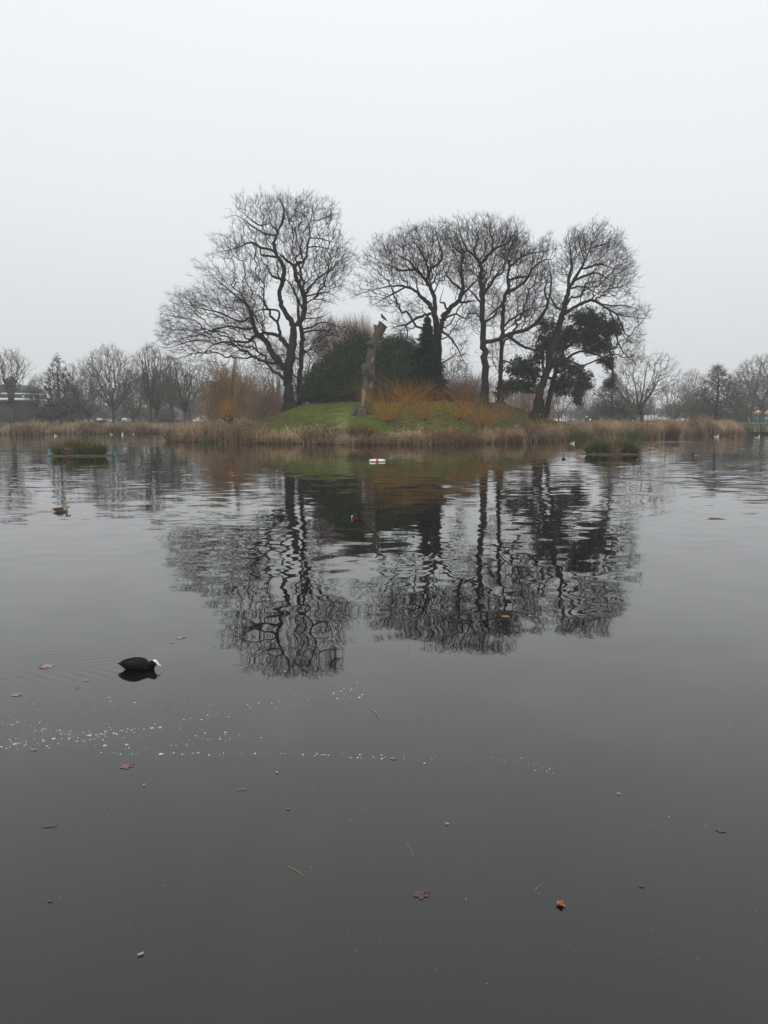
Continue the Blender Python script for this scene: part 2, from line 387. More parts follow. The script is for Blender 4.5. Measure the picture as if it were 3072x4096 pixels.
# ground: one sheet under everything, with the pond basin sunk into it
gx = np.unique(np.r_[np.linspace(-400, -90, 32), np.linspace(-90, 100, 160), np.linspace(100, 400, 31)])
gy = np.unique(np.r_[-25, 0, 1.2, 1.35, 3, np.linspace(10, 80, 8), np.linspace(84, 150, 120), np.linspace(152, 430, 60)])
GX, GY = np.meshgrid(gx, gy); GZ = h_bank(GX, GY)
nx, ny = len(gx), len(gy)
def grid_q(nx, ny):
    i, j = np.meshgrid(np.arange(ny-1), np.arange(nx-1), indexing='ij'); a = (i*nx + j)
    return np.stack([a, a+1, a+1+nx, a+nx], -1).reshape(-1, 4)
gn = vnoise(GX, GY, 14, 9)[..., None]; tb = (GY - bank(GX))[..., None]
gc = np.where(tb < 3, A(.024, .019, .012), np.where(gn > -.1, A(.062, .082, .035), A(.072, .078, .040)))
mb = MB(); mb.add(np.stack([GX, GY, GZ], -1), Q=grid_q(nx, ny), C=gc.reshape(-1, 3))
mb.build('ground', M['ground'], smooth=True, kind='structure')

# island: turfed mound
ix = np.linspace(-24.5, 34, 236); iy = np.linspace(72, 118, 186)
IX, IY = np.meshgrid(ix, iy); IZ = h_island(IX, IY)
def turf_col(X, D):
    """turf, worn earth under the evergreens, leaf litter on the right shoulder"""
    X = np.asarray(X, float); D = np.asarray(D, float); n1 = vnoise(X, D, 4.5, 11); n2 = vnoise(X, D, 1.3, 12); t = (D - shore(X))/11
    g = A(.105, .142, .012); g2 = A(.066, .076, .016); br = A(.085, .058, .036); lt = A(.082, .066, .033); pale = A(.23, .26, .11)
    def mixc(a, b, f): f = np.clip(f, 0, 1)[..., None]; return a*(1-f) + b*f
    c = mixc(g, g2, .5 + .7*n1 + .2*n2)
    c = mixc(c, A(.105, .085, .026), np.clip((X - .2)/1.5, 0, 1)*np.clip((8.5 - X)/1.5, 0, 1)*np.clip((.72 - t + .15*n1)/.2, 0, 1)*(.55 + .3*n1))
    right = np.clip((X - 7.2)/2.2, 0, 1); earth = np.clip((t - .78 - .06*n2)/.14, 0, 1)
    c = mixc(c, lt, right*(.75 + .4*n1)); c = mixc(c, br, np.clip((X - 3)/2, 0, 1)*earth)
    c = mixc(c, br, np.exp(-((X-9.2)/1.7)**2 - ((t-.85)/.4)**2)*1.1)
    c = mixc(c, br, np.exp(-((X-11.3)/2.0)**2 - ((t-.72)/.25)**2)*.8)
    c = mixc(c, br, np.clip((t-1.06)/.1, 0, 1)*.8)
    c = mixc(c, br*.9, np.exp(-((X+11.8)/1.4)**2 - ((t-.75)/.3)**2)*.8)
    c = mixc(c, pale, np.exp(-((X+3.9 + .5*n2)/.7)**2)*np.clip(1.25 - t*1.5, 0, 1)*.95)
    c = mixc(c, A(.085, .075, .030), np.clip((.42 - t + .12*n1)/.3, 0, 1)*.75)
    c = mixc(c, A(.022, .017, .011), np.clip((.12 - t)/.08, 0, 1))  # dark soil rim at the waterline; the bank's shadow put into the colour
    n3 = vnoise(X, D, .55, 14); c = mixc(c, A(.12, .095, .045), np.clip((n3 + .5*n2 - .25)*1.3, 0, .65)); c = mixc(c, A(.045, .055, .014), np.clip((-n3 + .6*n1 - .3)*1.4, 0, .7))
    return c*(1 + .30*n2[..., None] + .15*n1[..., None] + .22*n3[..., None])
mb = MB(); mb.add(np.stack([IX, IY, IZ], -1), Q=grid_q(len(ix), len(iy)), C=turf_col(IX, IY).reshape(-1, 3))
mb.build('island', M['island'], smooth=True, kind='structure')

# grass blades on the mound
n = 60000; gxr = RNG.uniform(-20, 26, n); gt = RNG.uniform(.03, 1.15, n); gD = shore(gxr) + 11*gt; zz = h_island(gxr, gD)
keep = (zz > .15) & ~((gt > .85) & (gxr > 4)); gxr, gD, zz = gxr[keep], gD[keep], zz[keep]; n = len(gxr)
d = unit(np.c_[RNG.normal(0, .45, n), RNG.normal(0, .45, n), np.ones(n)])
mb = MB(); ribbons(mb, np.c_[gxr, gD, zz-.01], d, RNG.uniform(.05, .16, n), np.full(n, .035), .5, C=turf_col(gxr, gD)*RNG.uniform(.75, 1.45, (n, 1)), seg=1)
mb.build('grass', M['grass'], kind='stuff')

# fallen leaves and dead tussocks lying on the turf
n = 5200; lx = RNG.uniform(-18, 27, n); lt_ = RNG.uniform(.08, 1.1, n); lD = shore(lx) + 11*lt_; lz = h_island(lx, lD)
keep = (RNG.random(n) < .25 + .9*np.clip(np.exp(-((lx+10)/2.5)**2) + np.exp(-((lx-11.5)/3.5)**2) + np.exp(-((lx-17)/3)**2) + .5*vnoise(lx, lD, 3, 71), 0, 1)) & (lz > .2)
mb = MB(); nrm_ = unit(np.c_[RNG.normal(0, .35, n), RNG.normal(-.3, .35, n), np.ones(n)]); s_ = RNG.uniform(.05, .11, n)
for lo_ in (0,): 
    V_, N_, S_ = np.c_[lx, lD, lz + .05][keep], nrm_[keep], s_[keep]
LITTER = (V_, N_, S_)

# ------------------------------------------------------------------ water
WAKES = []
def water_material():
    t = NT('pond_water'); b = t.b
    g = t.n('ShaderNodeNewGeometry'); pos = g.outputs['Position']
    sep = t.n('ShaderNodeSeparateXYZ', {0: pos}); X, Y = sep.outputs['X'], sep.outputs['Y']
    mp = lambda v, sc: t.n('ShaderNodeMapping', {'Vector': v, 'Scale': sc}).outputs[0]
    def m(op, a, b2=None, cl=False):
        ins = {0: a}
        if b2 is not None: ins[1] = b2
        return t.n('ShaderNodeMath', ins, operation=op, use_clamp=cl).outputs[0]
    def slopes(vec, scale, detail):
        nz = t.n('ShaderNodeTexNoise', {'Vector': vec, 'Scale': scale, 'Detail': detail, 'Roughness': .5})
        return t.n('ShaderNodeVectorMath', {0: nz.outputs['Color'], 1: (.5, .5, .5)}, operation='SUBTRACT').outputs[0]
    def sc(v, f):
        n_ = t.n('ShaderNodeVectorMath', {0: v}, operation='SCALE')
        if hasattr(f, 'links'): t.l(f, n_.inputs['Scale'])
        else: n_.inputs['Scale'].default_value = f
        return n_.outputs[0]
    def mr(v, a, b2, c, d2, smooth=True):
        return t.n('ShaderNodeMapRange', {'Value': v, 'From Min': a, 'From Max': b2, 'To Min': c, 'To Max': d2}, interpolation_type='SMOOTHSTEP' if smooth else 'LINEAR').outputs[0]
    # slow swell, short ripples further out, cat's-paw patches
    patch = t.n('ShaderNodeTexNoise', {'Vector': mp(pos, (.035, .05, 1)), 'Scale': 1.0, 'Detail': 2}).outputs[0]
    patch2 = t.n('ShaderNodeTexNoise', {'Vector': mp(pos, (.16, .28, 1)), 'Scale': 1.0, 'Detail': 2}).outputs[0]
    s1 = slopes(mp(pos, (1.15, 1.4, 1)), 1.0, 1.0)
    s2 = slopes(mp(pos, (1.9, 3.3, 1)), 1.0, 1.0)
    s3 = slopes(mp(pos, (1.1, 3.0, 1)), 1.0, 2.0)
    a1 = m('MULTIPLY', mr(Y, 4.0, 9.5, .004, .046), mr(Y, 14, 40, 1, .35))
    a2 = m('MULTIPLY', m('MULTIPLY', mr(Y, 7, 15, 0.0, .050), mr(Y, 30, 60, 1, .2)), mr(patch2, .38, .62, .35, 1.2))
    far = mr(Y, 14, 30, 0, .105)
    side = m('MULTIPLY', mr(X, 5, 12, 1, 1.8), mr(t.n('ShaderNodeMath', {0: X}, operation='ABSOLUTE').outputs[0], 3, 13, .55, 1.35))
    calm = m('MAXIMUM', mr(Y, 34, 58, 1, .16), mr(t.n('ShaderNodeMath', {0: X}, operation='ABSOLUTE').outputs[0], 14, 24, 0, .8))
    a3 = m('MULTIPLY', m('MULTIPLY', m('MULTIPLY', far, side), mr(patch, .4, .6, .55, 1.25)), calm)
    a3 = m('MULTIPLY', a3, mr(patch2, .36, .56, .3, 1.1))
    tot = t.n('ShaderNodeVectorMath', {0: sc(s1, a1), 1: sc(s2, a2)}).outputs[0]
    tot = t.n('ShaderNodeVectorMath', {0: tot, 1: sc(s3, a3)}).outputs[0]
    for (wx, wy, hx, hy, lam, amp, wid) in WAKES:      # V-shaped wakes: waves running off two arms astern of a swimming bird
        rx, ry = m('SUBTRACT', X, wx), m('SUBTRACT', Y, wy)
        al = m('ADD', m('MULTIPLY', rx, -hx), m('MULTIPLY', ry, -hy))          # distance astern
        ac = m('ADD', m('MULTIPLY', rx, -hy), m('MULTIPLY', ry, hx))           # distance abeam
        aa = m('ABSOLUTE', ac)
        arm = m('SUBTRACT', aa, m('MULTIPLY', al, .36))
        ph = m('SINE', m('MULTIPLY', m('ADD', aa, m('MULTIPLY', al, .55)), 6.283/lam))
        env = m('MULTIPLY', mr(arm, -.35*wid, .02, 0, 1), mr(arm, .05, .25*wid, 1, 0))
        env = m('MULTIPLY', m('MULTIPLY', env, mr(al, -.12, .05, 0, 1)), mr(al, .2, 2.6*wid, 1, 0))
        v = m('MULTIPLY', m('MULTIPLY', ph, env), amp)
        sgn = m('SIGN', ac)
        cv = t.n('ShaderNodeCombineXYZ', {0: m('MULTIPLY', m('MULTIPLY', v, sgn), -hy), 1: m('MULTIPLY', m('MULTIPLY', v, sgn), hx)}).outputs[0]
        tot = t.n('ShaderNodeVectorMath', {0: tot, 1: cv}).outputs[0]
    flat = t.n('ShaderNodeVectorMath', {0: tot, 1: (.8, 1.0, 0)}, operation='MULTIPLY').outputs[0]
    nrm = t.n('ShaderNodeVectorMath', {0: flat, 1: (0, 0, 1)}).outputs[0]
    nrm = t.n('ShaderNodeVectorMath', {0: nrm}, operation='NORMALIZE').outputs[0]
    t.l(nrm, b.inputs['Normal'])
    sc_n = t.n('ShaderNodeTexNoise', {'Vector': mp(pos, (.9, .5, 1)), 'Scale': 1.0, 'Detail': 4, 'Distortion': 1.2}).outputs[0]
    t.l(t.ramp(sc_n, [(.4, (.006, .0065, .0045)), (.58, (.0085, .0090, .0068)), (.74, (.017, .0175, .0145))]), b.inputs['Base Color'])
    b.inputs['Roughness'].default_value = .012; b.inputs['IOR'].default_value = 1.46
    b.inputs['Specular IOR Level'].default_value = .5
    return t.m

def make_water():
    wx = np.r_[-400, np.linspace(-120, 120, 25), 400]; wy = np.r_[1.31, np.linspace(6, 134, 27)]
    WX, WY = np.meshgrid(wx, wy); mb = MB(); mb.add(np.stack([WX, WY, np.zeros_like(WX)], -1), Q=grid_q(len(wx), len(wy)))
    mb.build('water', water_material(), kind='structure')

# ------------------------------------------------------------------ haze over the park
def make_haze(dens=.0030):
    m = bpy.data.materials.new('haze'); m.use_nodes = True; t = m.node_tree; t.nodes.clear()
    o = t.nodes.new('ShaderNodeOutputMaterial'); v = t.nodes.new('ShaderNodeVolumePrincipled')
    v.inputs['Color'].default_value = (.94, .96, .985, 1); v.inputs['Density'].default_value = dens; v.inputs['Anisotropy'].default_value = .0
    t.links.new(v.outputs[0], o.inputs['Volume'])
    mb = MB(); box(mb, (0, 203, 14.0), (812, 464, 32)); mb.build('haze', m, kind='stuff')
# ------------------------------------------------------------------ bare trees
def catmull(pts, m):
    pts = np.asarray(pts, float)
    if len(pts) < 3:
        f = np.linspace(0, 1, m+1)[:, None]; return pts[0]*(1-f) + pts[-1]*f
    q = np.vstack([2*pts[0]-pts[1], pts, 2*pts[-1]-pts[-2]]); out = []
    for i in range(1, len(q)-2):
        t = (np.arange(m)/m)[:, None]; a, b, c, d = q[i-1], q[i], q[i+1], q[i+2]
        out.append(.5*(2*b + (c-a)*t + (2*a-5*b+4*c-d)*t**2 + (3*b-a-3*c+d)*t**3))
    return np.vstack(out + [pts[-1:]])

def grow(SP, SPL, T, bf):
    """join target points to the seed skeleton, each by the cheapest mix of a short step and a short way to the root"""
    N, S = len(T), len(SP); best = np.full(N, 1e18); par = np.zeros(N, int)
    for i in range(S):
        c = np.sqrt(((T - SP[i])**2).sum(1)) + bf*SPL[i]; m = c < best; best[m] = c[m]; par[m] = i
    PL = np.r_[SPL, np.zeros(N)]; PP = np.vstack([SP, T]); order = []; alive = np.ones(N, bool); Tx = np.ascontiguousarray(T.T)
    for _ in range(N):
        i = int(np.argmin(best)); alive[i] = False; order.append(i); best[i] = 1e18
        p = T[i]; pl = PL[par[i]] + math.sqrt(((p - PP[par[i]])**2).sum()); PL[S+i] = pl
        d = np.sqrt((Tx[0]-p[0])**2 + (Tx[1]-p[1])**2 + (Tx[2]-p[2])**2) + bf*pl
        m = (d < best) & alive; best[m] = d[m]; par[m] = S + i
    return par, order, PL

def fill_crown(mb, SP, SPL, SR, T, rng, bf=.40, tip=.0095, expo=2.2, wig=.085, twigs=3.0, tw_len=(.3, .85), up=.22, min_k=3, tw_r=.0078, drop=0.0):
    """branches grown through the crown volume and fine twigs at their ends, added to mb"""
    par, order, PL = grow(SP, SPL, T, bf); S, N = len(SP), len(T); PP = np.vstack([SP, T])
    acc = np.zeros(S+N)
    for i in reversed(order):
        k = S+i
        if acc[k] == 0: acc[k] = 1
        acc[par[i]] += acc[k]
    R = tip*acc**(1/expo)
    P1 = PP[S:]; P0 = PP[par]; r1 = R[S:]; r0 = np.minimum(R[par], r1*1.6)
    sp = par < S; cap_r = np.where(sp, np.minimum(r1*1.5, SR[np.minimum(par, S-1)]*.8), r0); r0 = np.maximum(cap_r, r1*.8)
    r1 = np.minimum(r1, np.where(sp, r0, 9))
    ln = np.linalg.norm(P1-P0, axis=1)
    # give every step two bends that follow on from the step before it
    tin = unit(P1-P0); prev = np.where((par >= S)[:, None], tin[np.maximum(par-S, 0)], tin)
    j1 = rng.normal(size=(N, 3))*ln[:, None]*wig; j2 = rng.normal(size=(N, 3))*ln[:, None]*wig
    c1 = P0 + (prev*.45 + tin*.55)*ln[:, None]*.36 + j1*.8; c2 = P0 + (P1-P0)*.68 + j2
    c1[:, 2] += .02*ln
    rA = r0 + (r1-r0)*.36; rB = r0 + (r1-r0)*.68
    for k_, lo, hi in ((6, .05, 9), (4, .022, .05), (min_k, 0, .022)):
        s = (r1 >= lo) & (r1 < hi)
        frusta(mb, P0[s], c1[s], r0[s], rA[s], k_); frusta(mb, c1[s], c2[s], rA[s], rB[s], k_); frusta(mb, c2[s], P1[s], rB[s], r1[s], k_)
    # twigs
    fine = np.where(r1 < tip*3.2)[0]
    if twigs > 0 and len(fine):
        idx = np.repeat(fine, rng.poisson(twigs, len(fine))); n = len(idx)
        f = rng.uniform(.35, 1, n)[:, None]; b = c1[idx]*(1-f) + P1[idx]*f
        cen = SP.mean(0); out = unit(P1[idx] - cen)
        d = unit(tin[idx]*.8 + out*.35 + rng.normal(size=(n, 3))*.55 + A(0, 0, up))
        l = rng.uniform(tw_len[0], tw_len[1], n)[:, None]; bend = rng.normal(size=(n, 3))*.22 + A(0, 0, up*.8 - drop)
        m1 = b + d*l*.5; m2 = m1 + unit(d + bend)*l*.5
        frusta(mb, b, m1, tw_r, tw_r*.8, 3); frusta(mb, m1, m2, tw_r*.8, tw_r*.35, 3)
        # side spurs
        s = rng.random(n) < .7; d2 = unit(d[s] + rng.normal(size=(s.sum(), 3))*.7); 
        frusta(mb, m1[s], m1[s] + d2*l[s]*.38, tw_r*.7, tw_r*.35, 3)
    return PP, R

class Traced:
    """a tree whose main limbs follow traced lines; crop = (x0, y0, scale) of the enlargement they were measured in"""
    def __init__(s, crop, D, seed, base_ext=.5):
        s.x0, s.y0, s.k = crop; s.D = D; s.rng = np.random.default_rng(seed); s.px = []; s.ids = []; s.limbs = []
        s.pos = np.zeros((0, 3)); s.uv = np.zeros((0, 2)); s.rad = np.zeros(0); s.pl = np.zeros(0); s.ext = base_ext
    def w(s, u, v, D): return P(s.x0 + u/s.k, s.y0 + v/s.k, D)
    def mpp(s): return s.D/F_PX/s.k
    def limb(s, pts, dz=None, free=False):
        pts = np.array(pts, float); u, v, r = pts[:, 0], pts[:, 1], pts[:, 2]*s.mpp()
        if len(s.uv) == 0 or free:
            d0, pl0 = s.D if not free else s.D + free, 0.0; start = None
        else:
            q = ((s.uv - pts[0, :2])**2).sum(1); i = int(np.argmin(q)); d0 = s.pos[i, 1]; pl0 = s.pl[i]
            pts[0, :2] = s.uv[i]; u, v = pts[:, 0], pts[:, 1]; r[0] = min(r[0] if pts[0, 2] > 0 else r[1]*1.25, s.rad[i]*.95)
        seg = np.r_[0, np.cumsum(np.hypot(np.diff(u), np.diff(v)))]; length = seg[-1]*s.mpp()
        if dz is None: dz = s.rng.choice([-1, 1])*s.rng.uniform(.25, .6)*length if (len(s.limbs) > 0 and not free) else 0
        dd = d0 + dz*(seg/seg[-1])**1.1 + (s.rng.normal(size=len(u))*.10*(seg > 0)*np.minimum(1, length/4))
        c = catmull(np.c_[u, v, dd, r], 4); 
        W = np.array([s.w(a, b, e) for a, b, e, _ in c])
        f_ = np.linspace(0, 1, len(c)); rr = np.maximum(c[:, 3]*(.86 if len(s.limbs) == 0 else .78)*(1 - (.72*np.clip((f_-.45)/.55, 0, 1)**1.3 if len(s.limbs) > 0 or True else 0)), .010)
        jit = s.rng.normal(size=W.shape)*np.minimum(rr*.22, .07)[:, None]; jit[0] = 0; W = W + jit
        pl = pl0 + np.r_[0, np.cumsum(np.linalg.norm(np.diff(W, axis=0), axis=1))]
        s.pos = np.vstack([s.pos, W]); s.uv = np.vstack([s.uv, c[:, :2]]); s.rad = np.r_[s.rad, rr]; s.pl = np.r_[s.pl, pl]
        s.limbs.append((W, rr))
    def targets(s, ell, n, depth=.85, dmin=1.5, shell=.35):
        """points through a union of ellipsoids given in enlargement coordinates"""
        ell = np.array(ell, float); vol = ell[:, 2]*ell[:, 3]; vol = vol*np.maximum(np.minimum(ell[:, 2], ell[:, 3]), 45); pr = vol/vol.sum(); out = []
        for (cu, cv, ru, rv), p in zip(ell, pr):
            m = max(6, int(n*p)); q = ((s.uv - A(cu, cv))**2).sum(1); i = np.argsort(q)[:6]; dc = s.pos[i, 1].mean()
            dr = max(dmin, depth*(ru+rv)/2*s.mpp())
            d = rand_dir(m, s.rng); rad = s.rng.random(m)**(shell)
            pp = d*(rad*np.where(s.rng.random(m) < .16, s.rng.uniform(1.0, 1.13, m), 1))[:, None]
            q = s.rng.random(m) < .58; nc = max(1, m//14); ci = s.rng.integers(nc, size=m); cc_ = rand_dir(nc, s.rng)*(s.rng.random(nc)**.30)[:, None]
            pp = np.where(q[:, None], cc_[ci] + s.rng.normal(size=(m, 3))*np.clip(.50/np.array([max(.6, ru*s.mpp()), max(.6, dr), max(.6, rv*s.mpp())]), 0, .5)[None, [0, 2, 1]], pp)
            for a, b, e in pp: out.append(s.w(cu + a*ru, cv + b*rv, dc*.6 + s.D*.4 + e*dr))
        return np.array(out)

def finish_traced(t, name, label, ell, n, group, twig='twig', bark='bark', **kw):
    base = t.limbs[0][0][0].copy(); gz = float(h_island(base[0], base[1])) ; root = thing(name, label, 'tree', (base[0], base[1], gz), group=group)
    off = A(base[0], base[1], gz)
    W, rr = t.limbs[0]
    # root flare that runs into the turf
    W2 = np.vstack([[base[0], base[1], min(gz, base[2]) - .5], W]); r2 = np.r_[rr[0]*1.25, rr]
    mb = MB(); tube(mb, W2 - off, r2, 14, rough=.035, rng=t.rng); mb.build('trunk', M[bark], root, smooth=True)
    for W, rr in t.limbs[1:]:
        mb = MB(); tube(mb, W - off, rr, 8 if rr.max() > .1 else 6, rough=.04, rng=t.rng); mb.build('limb', M[bark], root, smooth=True)
    T = t.targets(ell, int(n*1.35)); mb = MB()
    fill_crown(mb, t.pos, t.pl, t.rad, T, t.rng, **kw)
    mb.v = [v - off for v in mb.v]
    mb.build('crown', M[twig], root)
    return root

C1 = (600, 720, 1.8433); C2 = (1380, 820, 1.31667)
G_ISL = 'tall bare trees on the island'
# --- the widest tree, left of the evergreens
t = Traced(C1, 87.0, 21)
t.limb([(1030, 1668, 66), (1027, 1640, 53), (1022, 1600, 44), (1020, 1500, 39), (1022, 1400, 44), (1040, 1290, 54), (1052, 1180, 62), (1060, 1090, 90)])
t.limb([(1005, 1400, 34), (960, 1350, 30), (900, 1270, 28), (860, 1190, 26), (800, 1150, 24), (770, 1090, 20), (745, 1000, 17), (735, 950, 14), (690, 890, 12), (640, 860, 10), (570, 800, 8), (500, 740, 6), (420, 660, 5), (340, 590, 4)], dz=-2.0)
t.limb([(785, 1140, 12), (740, 1190, 12), (680, 1195, 11), (620, 1190, 10), (560, 1195, 10), (480, 1210, 9), (420, 1250, 8), (360, 1330, 5)], dz=-2.0)
t.limb([(480, 1210, 7), (380, 1180, 6), (250, 1200, 5), (120, 1240, 4), (10, 1195, 3)], dz=1)
t.limb([(770, 1090, 11), (700, 1100, 10), (600, 1080, 9), (520, 1090, 8), (420, 1120, 7), (330, 1150, 6), (200, 1180, 5), (90, 1250, 3)], dz=2)
t.limb([(745, 1000, 9), (690, 1040, 8), (600, 1020, 8), (520, 980, 8), (440, 960, 7), (350, 940, 6), (250, 910, 5), (150, 870, 4)], dz=-1)
t.limb([(1035, 1260, 24), (985, 1190, 22), (950, 1150, 18), (900, 1135, 16), (830, 1130, 12), (760, 1150, 8), (690, 1220, 6), (640, 1230, 4)], dz=2.5)
t.limb([(955, 1160, 15), (945, 1080, 13), (935, 1040, 12), (890, 1010, 11), (880, 960, 10), (850, 930, 9), (830, 890, 9), (800, 850, 8), (720, 830, 6), (640, 760, 4)], dz=-2)
t.limb([(1010, 1010, 12), (950, 970, 10), (880, 955, 9), (800, 960, 7), (740, 990, 6), (640, 1010, 4)])
t.limb([(1058, 1095, 30), (1030, 1030, 26), (990, 960, 24), (960, 880, 22), (955, 820, 20), (980, 750, 20), (990, 670, 20), (970, 610, 18), (940, 560, 18), (920, 510, 17), (915, 460, 15), (935, 410, 14), (940, 370, 12), (900, 340, 10), (885, 300, 9), (870, 240, 6), (830, 190, 4)], dz=-2.5)
t.limb([(940, 370, 12), (970, 330, 11), (985, 270, 10), (985, 200, 8), (950, 140, 6), (930, 85, 4)], dz=1)
t.limb([(920, 520, 13), (860, 510, 12), (800, 490, 11), (740, 460, 10), (690, 480, 8), (600, 510, 6), (480, 540, 4), (400, 570, 3)])
t.limb([(940, 575, 11), (880, 560, 10), (820, 550, 9), (810, 500, 7), (770, 440, 5)])
t.limb([(930, 410, 10), (860, 400, 8), (800, 370, 7), (740, 330, 7), (690, 290, 5), (620, 260, 4), (550, 285, 3)])
t.limb([(885, 320, 8), (800, 330, 7), (720, 270, 5), (660, 210, 3)])
t.limb([(975, 730, 12), (920, 720, 10), (890, 690, 9), (870, 650, 8), (830, 600, 6), (810, 570, 4)])
t.limb([(1060, 1080, 32), (1110, 1040, 28), (1130, 980, 25), (1140, 900, 23), (1125, 830, 22), (1095, 770, 20), (1080, 710, 20), (1065, 650, 18), (1085, 620, 16), (1130, 595, 14), (1155, 560, 13), (1160, 480, 12), (1180, 410, 10), (1175, 330, 9), (1190, 280, 8), (1200, 200, 6), (1170, 150, 4)], dz=2.5)
t.limb([(1065, 640, 14), (1020, 600, 12), (970, 560, 11), (950, 540, 8)], dz=-1.5)
t.limb([(1175, 340, 8), (1150, 270, 6), (1080, 230, 5), (1030, 210, 4)])
t.limb([(1190, 310, 6), (1260, 290, 5), (1330, 260, 4), (1400, 240, 3)])
t.limb([(1180, 420, 7), (1240, 430, 6), (1320, 450, 5), (1400, 470, 3)])
t.limb([(1163, 500, 8), (1230, 490, 6), (1320, 510, 5), (1430, 540, 3)])
t.limb([(1140, 860, 12), (1180, 790, 10), (1230, 730, 9), (1290, 690, 8), (1350, 655, 7), (1365, 620, 6), (1410, 590, 5), (1480, 565, 3)], dz=-3)
t.limb([(1140, 870, 9), (1220, 840, 7), (1300, 830, 6), (1380, 860, 3)], dz=3)
t.limb([(1140, 910, 8), (1200, 880, 6), (1300, 890, 4), (1395, 925, 3)])
t.limb([(1135, 960, 11), (1100, 900, 10), (1075, 850, 10), (1045, 790, 9), (1010, 740, 7), (900, 700, 4)])
t.limb([(1110, 640, 12), (1115, 700, 9), (1095, 780, 8), (1085, 850, 7)], dz=1.5)
t.limb([(1090, 610, 10), (1070, 580, 8), (1110, 530, 7), (1105, 480, 5), (1050, 400, 3)])
ENV_A = [(940, 150, 110, 72), (770, 200, 155, 85), (640, 275, 105, 55), (1000, 280, 240, 170), (1220, 220, 160, 110), (1330, 265, 75, 80), (720, 470, 280, 120), (560, 540, 170, 55), (1200, 470, 240, 150), (1390, 600, 130, 130), (900, 650, 250, 120), (1250, 720, 210, 150), (1300, 870, 130, 60), (700, 780, 200, 120), (470, 690, 130, 90), (350, 620, 50, 45), (500, 880, 290, 120), (250, 930, 170, 110), (330, 1080, 290, 120), (170, 1200, 190, 80), (480, 1200, 200, 110), (700, 1000, 200, 190), (130, 1310, 140, 50), (350, 1310, 150, 75), (800, 1240, 150, 110), (650, 1270, 150, 75), (120, 1060, 70, 130)]
finish_traced(t, 'bare_tree', 'widest bare tree on the island, its long low limbs reaching left over the water', ENV_A, 4700, G_ISL)

# --- slim dark stem close behind it
t = Traced(C1, 93.0, 5)
t.limb([(1100, 1600, 20), (1100, 1500, 20), (1106, 1440, 20), (1115, 1300, 20), (1118, 1180, 20), (1112, 1080, 18), (1092, 980, 16), (1090, 900, 12), (1060, 800, 9), (1050, 740, 5)])
t.limb([(1118, 1140, 10), (1200, 1110, 8), (1290, 1110, 7), (1380, 1150, 5), (1450, 1175, 3)])
t.limb([(1115, 1095, 10), (1200, 1080, 8), (1260, 1050, 6), (1330, 1060, 5), (1420, 1100, 4), (1510, 1125, 3)])
t.limb([(1112, 1030, 8), (1180, 1020, 6), (1260, 1010, 5), (1350, 960, 3)])
t.limb([(1115, 1250, 8), (1180, 1300, 6), (1220, 1380, 4)])
t.limb([(1110, 1330, 9), (1050, 1300, 7), (960, 1290, 6), (850, 1350, 4), (780, 1420, 3)])
t.limb([(1100, 1470, 9), (1060, 1440, 8), (1000, 1420, 6), (900, 1330, 4)])
finish_traced(t, 'bare_tree', 'slim dark bare tree half hidden behind the widest trunk', [(1250, 1080, 170, 70), (1400, 1110, 130, 60), (1200, 1200, 130, 110), (900, 1350, 160, 80), (1080, 830, 80, 90), (1180, 950, 110, 70), (1010, 1250, 90, 120)], 900, G_ISL)

# --- forked tree behind the conifer
t = Traced(C2, 92.0, 33)
t.limb([(487, 1040, 24), (487, 1000, 21), (490, 900, 20), (490, 760, 20), (488, 690, 23), (482, 640, 20), (472, 580, 17), (460, 545, 15), (430, 510, 14), (400, 480, 12), (360, 445, 11), (320, 430, 10), (260, 425, 8), (180, 440, 6), (100, 460, 5), (25, 492, 3)])
t.limb([(318, 430, 7), (270, 460, 6), (210, 490, 5), (130, 540, 3)])
t.limb([(475, 580, 18), (475, 500, 14), (450, 440, 13), (430, 400, 12), (440, 360, 11), (425, 300, 9), (400, 250, 8), (370, 200, 6), (340, 150, 4)], dz=2)
t.limb([(432, 405, 11), (400, 370, 10), (370, 340, 9), (300, 345, 8), (240, 320, 6), (160, 300, 4)], dz=-2)
t.limb([(400, 370, 8), (340, 300, 6), (290, 270, 5), (220, 230, 4)])
t.limb([(440, 360, 10), (460, 330, 9), (500, 300, 8), (510, 250, 6), (490, 190, 5), (470, 125, 3), (410, 85, 2)])
t.limb([(488, 690, 22), (510, 620, 18), (525, 580, 17), (560, 535, 15), (600, 500, 14), (620, 430, 12), (612, 350, 10), (620, 280, 8), (610, 210, 6), (580, 140, 4)], dz=-2)
t.limb([(605, 495, 8), (640, 450, 7), (690, 400, 6), (720, 350, 3)])
t.limb([(560, 535, 8), (535, 550, 7), (522, 515, 7), (500, 510, 5), (520, 440, 4)], dz=1)
t.limb([(590, 512, 8), (650, 510, 7), (700, 500, 4)])
t.limb([(525, 600, 8), (580, 575, 6), (640, 600, 4), (690, 565, 3)])
t.limb([(512, 650, 9), (545, 690, 8), (575, 725, 7), (610, 790, 5), (645, 865, 3)])
t.limb([(470, 572, 9), (420, 580, 9), (370, 600, 8), (320, 630, 7), (270, 640, 5), (235, 660, 3)], dz=-1.5)
t.limb([(325, 630, 6), (330, 680, 4), (320, 720, 3)], dz=0)
t.limb([(618, 440, 9), (560, 400, 7), (530, 360, 6), (520, 320, 4)])
